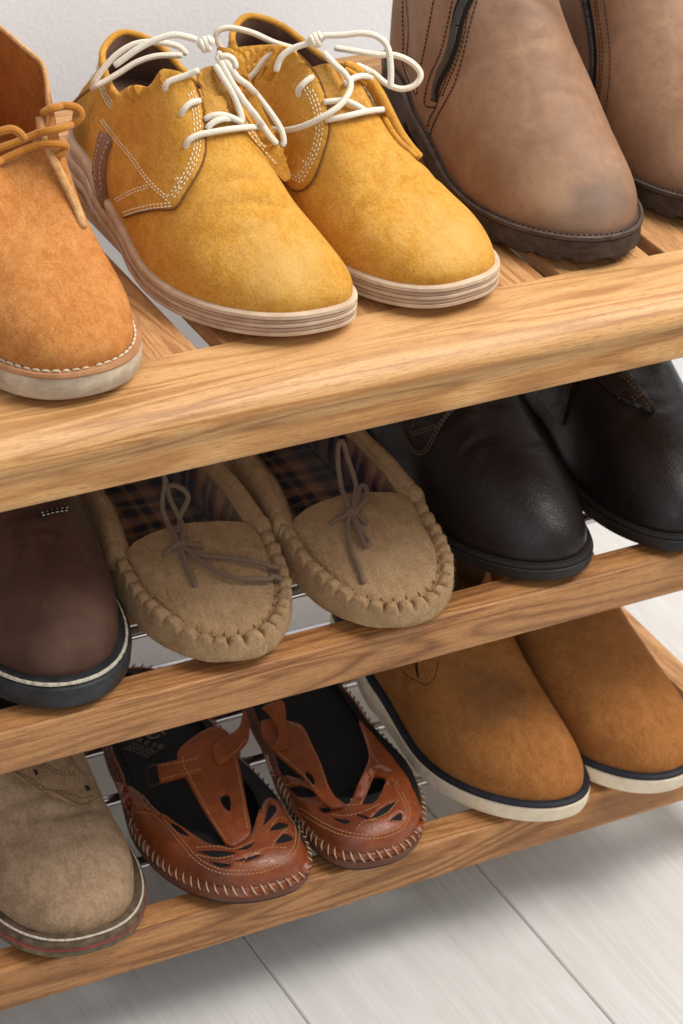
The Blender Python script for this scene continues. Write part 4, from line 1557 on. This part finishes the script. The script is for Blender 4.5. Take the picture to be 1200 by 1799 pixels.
def fuzz(s, n, lmin, lmax, mat, seed, vmin=0.0, vmax=1.0, r=.00016):
    """loose fibres standing off the nap"""
    rng = np.random.default_rng(seed)
    nu, nv = s.G.shape[:2]
    V, F = [], []
    iu = rng.integers(0, nu, n)
    iv = rng.integers(int(vmin * (nv - 1)), int(vmax * (nv - 1)), n)
    for a, b in zip(iu, iv):
        f, g_ = rng.random(2)
        p = s.G[a, b] * (1 - f) * (1 - g_) + s.G[(a + 1) % nu, b] * f * (1 - g_) + s.G[a, b + 1] * (1 - f) * g_ + s.G[(a + 1) % nu, b + 1] * f * g_
        d = s.GN[a, b] * rng.uniform(.25, .9) + rng.normal(size=3) * .55
        d /= np.linalg.norm(d)
        l = rng.uniform(lmin, lmax)
        sd = np.cross(d, rng.normal(size=3))
        sd /= np.linalg.norm(sd) + 1e-9
        o = len(V)
        V += [p - sd * r, p + sd * r, p + d * l]
        F.append((o, o + 1, o + 2))
    return mesh_obj('nap_fibres', V, F, mat, s.root, True, None, True)


s = ML = moccasin(-.089, -.058, -4.0, .119, 2.1, 'sand suede moccasin slipper with plaid lining beside the dark brown boot',
                  [(191, 963), (205, 987), (219, 1015), (243, 1047), (280, 1080), (327, 1101), (373, 1115), (420, 1113), (453, 1094), (463, 1071), (461, 1043), (454, 987), (440, 942), (408, 914)],
                  [(383, 903), (327, 897), (290, 902), (252, 912), (215, 938)],
                  [(124, 866), (160, 858), (177, 893), (196, 918), (216, 938), (187, 960), (159, 942), (140, 912)],
                  [(362, 819), (398, 812), (420, 868), (448, 926), (428, 922), (406, 914), (386, 898), (378, 858)], 28, 31)
tubes('shoelace', [
    s.pts([(313, 965, .004), (306, 950, .006), (290, 925, .007), (284, 900, .008), (288, 868, .012), (279, 850, .016), (270, 844, .018)])[0],
    s.pts([(318, 962, .004), (322, 942, .006), (312, 918, .007), (298, 893, .009), (291, 872, .013), (284, 858, .016)])[0],
    s.pts([(290, 878, .012), (305, 876, .012), (322, 884, .012), (330, 893, .010), (324, 906, .008), (316, 920, .006), (314, 945, .005)])[0],
    s.pts([(286, 980, .0005), (295, 974, .003), (310, 966, .004), (330, 964, .004), (350, 963, .003), (357, 964, .0)])[0],
    s.pts([(313, 966, .004), (320, 985, .004), (326, 1000, .003), (335, 1018, .003), (343, 1034, .002)])[0],
    s.pts([(318, 968, .004), (334, 976, .004), (355, 983, .004), (401, 987, .004), (446, 996, .005), (476, 1007, .006), (488, 1019, .006), (467, 1026, .006), (420, 1025, .005), (383, 1012, .004), (350, 992, .004), (324, 970, .004)])[0]],
      .0019, M['taupe_cord'], s.root)
knot(s, 314, 965, .0045, (1, -.2), .0016, .0024, 'taupe_cord')
fuzz(s, 9000, .0010, .0026, M['moc_suede'], 5)
s = MR = moccasin(.042, -.068, -2.2, .115, 2.3, 'sand suede moccasin slipper with plaid lining beside the black leather boots',
                  [(498, 900), (515, 929), (540, 964), (571, 999), (610, 1020), (645, 1037), (697, 1044), (736, 1037), (757, 1013), (761, 999), (743, 965), (715, 934), (687, 909), (659, 885)],
                  [(638, 873), (610, 866), (564, 861), (526, 869), (504, 885)],
                  [(396, 800), (431, 800), (470, 841), (503, 876), (494, 890), (476, 892), (464, 912), (436, 875)],
                  [(568, 768), (610, 759), (645, 806), (680, 846), (716, 896), (676, 898), (650, 880), (638, 858), (617, 838)], 28, 47)
tubes('shoelace', [
    s.pts([(616, 908, .004), (608, 890, .006), (599, 870, .007), (592, 838, .011), (591, 812, .015), (597, 806, .016), (607, 828, .012), (622, 862, .007), (622, 885, .006), (618, 905, .004)])[0],
    s.pts([(622, 905, .004), (640, 890, .006), (642, 873, .007), (632, 867, .007), (627, 884, .006), (620, 902, .005)])[0],
    s.pts([(579, 922, .0), (590, 919, .003), (605, 914, .004), (622, 911, .005), (636, 918, .003), (644, 922, .0)])[0],
    s.pts([(614, 910, .004), (610, 930, .004), (613, 955, .003), (622, 985, .003), (632, 1010, .003), (638, 1028, .002)])[0],
    s.pts([(620, 912, .004), (634, 940, .004), (646, 956, .004), (648, 963, .004), (640, 964, .004), (628, 940, .004), (618, 914, .004)])[0]],
      .0019, M['taupe_cord'], s.root)
knot(s, 617, 908, .0045, (1, -.1), .0016, .0024, 'taupe_cord')
fuzz(s, 9000, .0010, .0026, M['moc_suede'], 6)

# ================================================================== black brown chukka boots
def black_boot(x, y, yaw, n, sk, label):
    s = Shoe('leather_chukka', label, 'black leather chukka boots', x, y, ZM + .0005, yaw, .322, .122, n, sk, .79, .67, cat='boot')
    s.set_sole(.0130, .007, .010)
    s.sole([('outsole', M['k_sole'], [(-.004, 0), (-.0006, .0), (0, .08), (.0003, .66), (-.0006, .72), (-.006, .72)]),
            ('welt', M['k_sole'], [(-.008, .73), (-.0014, .73), (-.0008, .80), (-.0014, .96), (-.003, 1.0), (-.008, 1.0)])])
    s.upper(M['blk_leather'], [(0, .0, .148, .108), (.12, .018, .152, .116), (.35, .034, .180, .132), (.6, .036, .230, .134), (1, .0, .304, .136)], welt=.0060, gp=1.35,
            P1=[(0, .038, .0035), (.2, .040, .004), (.4, .042, .002), (.6, .046, .003), (1, .046, .003)], front=(.060, .026), sided=(.007, .045),
            disp=creases(.06, .14, .0012, 32, 51 + x * 9, bumps(20, .0016, 14 + x)), lining=M['dark_in'], lining_from=.5)
    P = s.rim_path(-.0030, 1.0, dz=.0004)
    path_stitches('welt_stitching', np.vstack([P, P[:1]]), np.tile([0, 0, 1.0], (len(P) + 1, 1)), M['b_thread'], s.root, .0034, .0024, .0005, 0)
    return s


s = KL = black_boot(.173, -.059, 1.5, 2.05, .006, 'black brown leather chukka boot with glossy toe, beside the moccasins')
s.patch('quarter', [(640, 700), (700, 735), (712, 765), (728, 792), (745, 798), (760, 782), (778, 745), (805, 712), (830, 680), (760, 660)], M['blk_leather'], h=.0016, grid=5)
s.stitches(offs([(704, 730), (714, 762), (730, 788), (745, 793), (757, 778), (773, 745), (800, 708)], (0, 5)) + offs([(725, 765), (748, 759), (770, 751)], (0, -5)) + [[(736, 730), (728, 748), (721, 762)]], M['k_thread'], .0032, .0024, .00045, .0018)
s = KR = black_boot(.302, -.067, -2.0, 2.15, -.006, 'black brown leather chukka boot at the right end of the middle tier')
s.patch('quarter', [(940, 690), (957, 712), (970, 738), (988, 748), (1000, 716), (1012, 670), (980, 650)], M['blk_leather'], h=.0016, grid=4)
s.patch('quarter', [(1042, 664), (1060, 682), (1078, 698), (1105, 714), (1145, 726), (1151, 716), (1135, 698), (1118, 676), (1098, 652), (1060, 640)], M['blk_leather'], h=.0048, grid=4)
s.stitches(offs([(950, 706), (967, 732), (985, 742), (997, 712), (1006, 672)], (0, -5)) + offs([(968, 712), (982, 705), (998, 699)], (0, 5)), M['k_thread'], .0032, .0024, .00045, .0018)
s.stitches(offs([(1090, 660), (1106, 674), (1120, 690), (1142, 718)], (0, 5)) + offs([(1108, 706), (1120, 697), (1130, 690)], (0, 5)), M['k_thread'], .0032, .0024, .00045, .0050)

# ================================================================== taupe suede boot, bottom tier left
s = TA = Shoe('suede_boot', 'taupe suede boot with a red line round its sole', 'boots on the bottom tier',
              -.205, -.072, ZB + .0005, -1.5, .318, .133, 2.35, -.004, cat='boot')
s.set_sole(.0158, .007, .004)
s.sole([('outsole', M['ta_sole'], [(-.006, 0), (-.0018, 0), (-.0005, .08), (0, .42), (-.004, .43)]),
        ('red_line', M['ta_red'], [(-.004, .435), (.0002, .44), (.0005, .50), (.0002, .57), (-.004, .575)]),
        ('welt', M['ta_welt'], [(-.004, .58), (0, .585), (-.0002, .74), (-.0022, .90), (-.0045, .985), (-.010, 1.0)])])
s.upper(M['taupe_suede'], [(0, .0, .135, .098), (.15, .020, .138, .106), (.4, .036, .172, .134), (.65, .036, .236, .138), (1, 0, .300, .140)], welt=.0098, gp=1.35,
        P1=[(0, .036, .005), (.2, .035, .005), (.4, .034, .002), (.6, .040, .002), (1, .044, .003)], front=(.052, .038), sided=(.007, .045),
        disp=creases(.055, .135, .0019, 34, 61, bumps(24, .0022, 16)), lining=M['dark_in'], lining_from=.5)
P = s.rim_path(-.0032, .93, dz=.0008)
path_stitches('welt_stitching', np.vstack([P, P[:1]]), np.c_[s.onorm()[np.r_[0:s.NU, 0]] * .6, np.ones(s.NU + 1)], M['dirty_white_thread'], s.root, .0062, .0046, .0009, 0, jitter=.2)
s.patch('facing', [(14, 1346), (30, 1366), (50, 1380), (87, 1398), (120, 1411), (143, 1414), (168, 1404), (158, 1386), (140, 1362), (124, 1338), (112, 1322), (60, 1330)], M['ta_edge'], h=.0048, grid=4, edge=.75)
s.stitches([[(26, 1358), (52, 1374), (88, 1391), (121, 1403), (142, 1406), (160, 1401)], [(72, 1346), (86, 1358), (104, 1366), (133, 1366)], [(76, 1343), (90, 1354), (106, 1361), (128, 1361)]], M['ta_thread'], .0030, .0022, .0004, .0049)
tubes('cut_edge', [s.pts([(10, 1340, .004), (30, 1367, .0045), (50, 1381, .0045), (87, 1399, .0045), (120, 1412, .0045), (143, 1415, .0045), (169, 1404, .003)])[0]], .0016, M['ta_edge'], s.root, 8)
for px, py in ((60, 1362), (147, 1390)):
    s.patch('eyelet', [(px + 6.5 * math.cos(t) - 2.5 * math.sin(t) * 0, py + 9 * math.sin(t) + 3 * math.cos(t)) for t in np.linspace(0, 2 * math.pi, 11)[:-1]], M['dark_in'], h=.0052, grid=3, skirt=0)

# ================================================================== cognac mules
def mule(x, y, yaw, W, n, sk, Ww, Wh, label):
    s = Shoe('leather_mule', label, 'cognac leather mules', x, y, ZB + .0005, yaw, .295, W, n, sk, Ww, Wh, cat='sandal')
    s.set_sole(.017, .005, .006)
    s.sole([('outsole', M['m_out'], [(-.008, 0), (-.003, 0), (-.0018, .05), (-.0014, .17), (-.006, .18)]),
            ('midsole', M['m_side'], [(-.006, .18), (-.0010, .185), (0, .24), (.0002, .52), (-.0008, .60), (-.006, .61)]),
            ('rand', M['m_leather'], [(-.006, .61), (-.0014, .615), (-.0006, .68), (-.0016, .86), (-.0030, .93), (-.0052, .94), (-.0060, .30)])])
    s.upper(M['m_bed'], [(0, .0, .048, .039, 0, .0), (.08, .019, .052, .0385, 0, .016), (.20, .039, .074, .036, 0, .031), (.34, .047, .108, .030, 0, .037), (.5, .043, .150, .0255, 0, .036), (.75, .035, .228, .0255, 0, .033), (1, 0, .280, .0260, 0, 0)], welt=.0052, gp=1.15,
            P1=[(0, .020, .005), (.2, .020, .005), (.4, .014, .003), (.6, .006, .001), (.8, .004, .0005), (1, .004, .0005)], front=(.026, -.002), sided=(.003, .006), heel=(.0, .003),
            wblend=.3, disp=bumps(30, .0008, 19 + x), lining=M['m_bed'], lining_from=.0, thick=.002, zoff=-.002, name='inner')
    # footbed
    P = s.inset(.0075)
    V = [(p[0], p[1], s.zt(p[1]) - .0028 + .0) for p in P]
    nu, m = s.NU, s.NU // 2
    F = []
    for i in range(m):
        q = []
        for w in (i, i + 1, (nu - i - 1) % nu, (nu - i) % nu):
            if w not in q:
                q.append(w)
        if len(q) > 2:
            F.append(tuple(q[::-1]))
    fb = mesh_obj('footbed', V, F, M['m_bed'], s.root)
    # whip stitches over the rand, each its own piece
    N = s.onorm()
    top = np.c_[s.out + N * -.0030, s.zb(s.out[:, 1]) + (s.zt(s.out[:, 1]) - s.zb(s.out[:, 1])) * 1.06]
    mid = np.c_[s.out + N * .0000, s.zb(s.out[:, 1]) + (s.zt(s.out[:, 1]) - s.zb(s.out[:, 1])) * .84]
    low = np.c_[s.out + N * .0004, s.zb(s.out[:, 1]) + (s.zt(s.out[:, 1]) - s.zb(s.out[:, 1])) * .62]
    X = resample(np.vstack([np.hstack([top, mid, low]), np.hstack([top, mid, low])[:1]]), .0122)
    lean = .0022
    T = np.gradient(X[:, 6:9], axis=0)
    T /= np.linalg.norm(T, axis=1)[:, None] + 1e-9
    for q, tt in zip(X[:-1], T[:-1]):
        jt = random.uniform(-.0006, .0006)
        path = np.array([q[:3] + tt * (lean + jt), q[3:6] + tt * jt, q[6:9] - tt * (lean + jt)])
        pp = resample(catmull(path, 8), n=6)
        rr = np.array([.0003, .00058, .00064, .00064, .00058, .0003])
        v, f, u = tube_geo(pp, rr, 6)
        mesh_obj('stitch', v, f, M['m_whip'] if q[1] < .115 else M['m_whip_dark'], s.root)
    return s


s = SL = mule(-.077, -.071, -5.0, .122, 2.48, .012, .823, .669, 'cognac leather cut-out mule beside the taupe suede boot')
s.patch('leather_upper', [(206, 1374), (223, 1380), (247, 1393), (270, 1420), (292, 1433), (315, 1449), (341, 1468), (367, 1483), (393, 1487), (420, 1485), (441, 1466), (449, 1444), (456, 1422), (470, 1404), (484, 1406), (494, 1416),
                          (513, 1447), (530, 1480), (541, 1512), (540, 1528), (515, 1553), (480, 1566), (430, 1575), (380, 1570), (330, 1552), (293, 1529), (262, 1500), (240, 1465), (224, 1425)],
        M['m_leather'], h=.0016, grid=4.2, dense=5,
        hole=[[(299, 1446), (314, 1453), (330, 1469), (313, 1462)], [(350, 1497), (380, 1496), (410, 1500), (380, 1506)], [(371, 1515), (403, 1520), (388, 1524)], [(416, 1494), (443, 1483), (434, 1493)],
              [(473, 1460), (489, 1447), (505, 1452), (488, 1459)], [(483, 1482), (499, 1467), (512, 1476), (495, 1482)], [(463, 1450), (473, 1418), (484, 1424), (474, 1440)], [(414, 1513), (455, 1503), (436, 1513)]])
s.stitches(offs([(277, 1427), (300, 1452), (323, 1480), (353, 1511), (393, 1528), (447, 1528), (490, 1514), (514, 1490), (517, 1457), (505, 1436), (494, 1417)], (0, 6)) +
           [[(225, 1387), (248, 1399), (268, 1426)], [(215, 1410), (245, 1415), (272, 1424)], [(218, 1427), (250, 1430), (275, 1432)], [(345, 1491), (380, 1490), (415, 1494), (447, 1478)], [(345, 1503), (378, 1510), (412, 1506)], [(468, 1466), (488, 1440), (506, 1446)],
            [(478, 1488), (500, 1461), (514, 1470)], [(420, 1522), (440, 1505), (470, 1492), (505, 1492)]], M['m_thread'], .0030, .0024, .00042, .0018)
FT = lambda x, y: .0430 + .17 * (y - .035) + .06 * max(0, y - .08)
FS = lambda x, y: FT(x, y) + .0028 - .25 * max(0, -.006 - x)
FR = lambda x, y: FT(x, y) + .0034 + 3 * max(0, x - .030) ** 2
s.patch('t_strap', [(393, 1478), (404, 1486), (415, 1484), (440, 1463), (434, 1420), (427, 1380), (419, 1340), (412, 1310), (402, 1289), (381, 1277), (356, 1285), (330, 1303), (313, 1320), (313, 1338), (327, 1366), (343, 1396), (362, 1430)],
        M['m_leather'], grid=4.5, hole=[[(396, 1397), (403, 1402), (403, 1424), (392, 1415), (388, 1404)]], skirt=.0012, edge=.6, field=FT, h=.0012)
s.patch('strap', [(276, 1344), (310, 1336), (350, 1328), (358, 1356), (320, 1366), (281, 1376)], M['m_leather'], h=.0012, grid=4, skirt=.0012, edge=.6, smooth_edge=False, field=FS)
s.patch('strap', [(371, 1314), (398, 1294), (420, 1278), (428, 1248), (437, 1270), (436, 1300), (414, 1326), (384, 1343)], M['m_leather'], h=.0012, grid=4, skirt=.0012, edge=.6, field=FR)
s.stitches([[(322, 1330), (320, 1340), (334, 1368), (352, 1402), (372, 1440), (398, 1480)], [(434, 1456), (424, 1392), (414, 1340), (404, 1300)]], M['m_thread'], .0030, .0024, .00042, .0013, field=FT)
s.stitches([[(284, 1371), (320, 1361), (354, 1352)], [(284, 1347), (318, 1340), (346, 1334)]], M['m_thread'], .0030, .0024, .00042, .0013, field=FS)
s.stitches([[(390, 1338), (414, 1321), (432, 1300)]], M['m_thread'], .0030, .0024, .00042, .0013, field=FR)
tubes('buckle', [s.pts([(280, 1345, 0), (266, 1345, 0), (259, 1352, 0), (257, 1370, 0), (262, 1380, 0), (272, 1381, 0), (281, 1377, 0)], field=FS)[0]], .0010, M['buckle'], s.root)
# gold print on the footbed heel: lettering lies along the shoe
TXT = [('er', (-.020, .180), .030), ('\u00ae', (.004, .170), .008), ('R E S S', (-.024, .168), .0095), ('NATURAL', (-.026, .158), .0052), ('LEATHER', (-.026, .1515), .0052)]


def print_text(s, body, px, py, size, ang):
    cu = bpy.data.curves.new('print', 'FONT')
    cu.body = body
    cu.size = size
    cu.extrude = 0.00006
    o = bpy.data.objects.new('print_tmp', cu)
    COL.objects.link(o)
    dg_ = bpy.context.evaluated_depsgraph_get()
    me = bpy.data.meshes.new_from_object(o.evaluated_get(dg_))
    bpy.data.objects.remove(o)
    me.name = 'printed_lettering'
    oo, d = s.ray(px, py)
    zf = None
    # land on the footbed height at that place
    p = oo + d * ((.032 - oo[2]) / d[2])
    for _ in range(4):
        p = oo + d * ((s.zt(p[1]) - .0022 - oo[2]) / d[2])
    r = math.radians(ang)
    me.transform(Matrix.Translation(Vector(p) + Vector((0, 0, .0003))) @ Matrix.Rotation(r, 4, 'Z'))
    me.materials.append(M['print'])
    ob = bpy.data.objects.new('printed_lettering', me)
    COL.objects.link(ob)
    ob.parent = s.root
    return ob


print_text(s, 'er', 262, 1302, .026, 12)
print_text(s, '\u00ae', 280, 1317, .008, 12)
print_text(s, 'R E S S', 238, 1302, .008, -50)
for i in range(3):
    print_text(s, 'ANTI-STRESS'[:9], 216 + i * 7, 1316 - i * 4, .0048, -50)

s = SR = mule(.042, -.074, -5.9, .109, 2.45, -.015, .84, .728, 'cognac leather cut-out mule beside the tobacco boots with cream soles')
s.patch('leather_upper', [(468, 1325), (477, 1360), (487, 1362), (512, 1364), (535, 1372), (556, 1386), (568, 1402), (590, 1413), (613, 1413), (624, 1392), (634, 1370), (648, 1352), (664, 1344), (680, 1350), (698, 1362), (718, 1378),
                          (732, 1405), (742, 1440), (738, 1460), (718, 1482), (690, 1496), (655, 1503), (620, 1502), (584, 1490), (550, 1466), (520, 1428), (492, 1382), (474, 1345)],
        M['m_leather'], h=.0016, grid=4.2, dense=5,
        hole=[[(510, 1385), (533, 1384), (556, 1398), (530, 1400)], [(562, 1421), (576, 1420), (580, 1426), (570, 1428)], [(586, 1438), (607, 1442), (614, 1444), (604, 1448)], [(624, 1432), (640, 1434), (648, 1440), (636, 1438)],
              [(654, 1437), (673, 1420), (692, 1413), (674, 1433)], [(685, 1442), (702, 1430), (703, 1441)], [(639, 1412), (662, 1358), (676, 1371), (660, 1406)]])
s.stitches(offs([(483, 1378), (505, 1402), (533, 1421), (573, 1448), (613, 1464), (660, 1467), (700, 1453), (712, 1427), (700, 1398), (684, 1366), (664, 1332)], (0, 6)) +
           [[(500, 1380), (530, 1378), (560, 1395)], [(555, 1416), (578, 1414), (612, 1418), (640, 1414)], [(582, 1433), (608, 1436), (640, 1428), (670, 1414)], [(616, 1410), (632, 1376), (650, 1340)], [(633, 1416), (655, 1362), (662, 1350)],
            [(650, 1445), (680, 1430), (700, 1408)], [(625, 1460), (640, 1445), (670, 1443), (704, 1446)]], M['m_thread'], .0030, .0024, .00042, .0018)
FP = lambda x, y: .036 - .04 * (y - .10)
s.patch('side_panel', [(634, 1368), (648, 1332), (640, 1296), (630, 1266), (645, 1280), (660, 1297), (695, 1339), (722, 1380), (704, 1392), (672, 1366)], M['m_leather'], h=.0012, grid=4, field=FP)
s.stitches([[(640, 1290), (653, 1325), (676, 1358), (704, 1386)]], M['m_thread'], .0030, .0024, .00042, .0013, field=FP)
FT2 = lambda x, y: .042 + .15 * (y - .040) - .15 * max(0, -.045 - x)
FR2 = lambda x, y: FT2(x, y) + .003 + .10 * max(0, y - .10)
s.patch('t_strap', [(458, 1268), (480, 1263), (505, 1267), (532, 1277), (546, 1305), (562, 1338), (577, 1380), (590, 1402), (607, 1414), (594, 1419), (578, 1416), (556, 1396), (533, 1367), (508, 1345), (483, 1323), (462, 1296)],
        M['m_leather'], h=.0012, grid=4.5, hole=[[(540, 1356), (548, 1362), (552, 1376), (545, 1376), (538, 1364)]], skirt=.0012, edge=.6, field=FT2)
s.patch('strap', [(460, 1244), (476, 1236), (496, 1232), (502, 1252), (503, 1274), (507, 1312), (478, 1317), (490, 1290), (478, 1262)], M['m_leather'], h=.0012, grid=4, skirt=.0012, edge=.6, field=FR2)
s.stitches([[(500, 1268), (530, 1282), (548, 1316), (562, 1345), (576, 1388)], [(488, 1322), (512, 1344), (536, 1366), (560, 1396)]], M['m_thread'], .0030, .0024, .00042, .0013, field=FT2)

# ================================================================== tobacco nubuck boots with cream wedge soles
M['w_nubuck2'] = suede('tobacco_nubuck_clean', srgb(156, 100, 52), srgb(136, 85, 42), srgb(176, 120, 68), nap=.45, mott=.7, sheen=.12)


def tobacco(x, y, yaw, W, n, sk, Ww, Wh, label, mat='w_nubuck'):
    s = Shoe('nubuck_boot', label, 'tobacco nubuck boots', x, y, ZB + .0005, yaw, .320, W, n, sk, Ww, Wh, cat='boot')
    s.set_sole(.0185, .007, .014)
    s.sole([('wedge_sole', M['w_sole'], [(-.008, 0), (-.0035, 0), (-.0015, .06), (-.0002, .3), (0, .76), (-.0010, .82), (-.005, .825)]),
            ('welt', M['w_band'], [(-.006, .83), (-.0012, .832), (-.0003, .86), (-.0003, .96), (-.0016, 1.02), (-.0040, 1.04), (-.009, 1.0)])])
    s.upper(M[mat], [(0, .0, .160, .120), (.15, .024, .164, .128), (.4, .038, .190, .140), (.65, .038, .242, .142), (1, 0, .302, .144)], welt=.0062, gp=1.3,
            P1=[(0, .038, .0015), (.2, .041, .003), (.4, .044, .002), (.6, .046, .002), (1, .050, .003)], front=(.058, .048), sided=(.006, .05),
            disp=creases(.08, .13, .0004, 30, 71 + x, bumps(18, .0016, 18 + x)), lining=M['w_in'], lining_from=.55)
    return s


s = WL = tobacco(.176, -.083, .3, .121, 2.08, .015, .89, .66, 'tobacco nubuck boot with cream sole and a dark smudge, beside the mules')
s.patch('tab', [(700, 1150), (704, 1174), (718, 1188), (738, 1198), (752, 1202), (764, 1188), (769, 1160), (760, 1130), (720, 1130)], M['w_nubuck'], h=.0014, grid=4)
s.stitches([[(704, 1172), (720, 1188), (740, 1199), (753, 1203), (766, 1187), (771, 1160)], [(745, 1150), (746, 1175), (750, 1192)]], M['b_thread'], .0030, .0024, .00042, .0012)
tubes('tab_slit', [(s.pts([(733, 1150, .0010), (734, 1170, .0012), (737, 1190, .0010)])[0], .0013)], .0013, M['zip_tape'], s.root)
s = WR = tobacco(.297, -.087, 8.0, .122, 2.25, .0, .84, .66, 'tobacco nubuck boot with cream sole at the right end of the bottom tier', 'w_nubuck2')
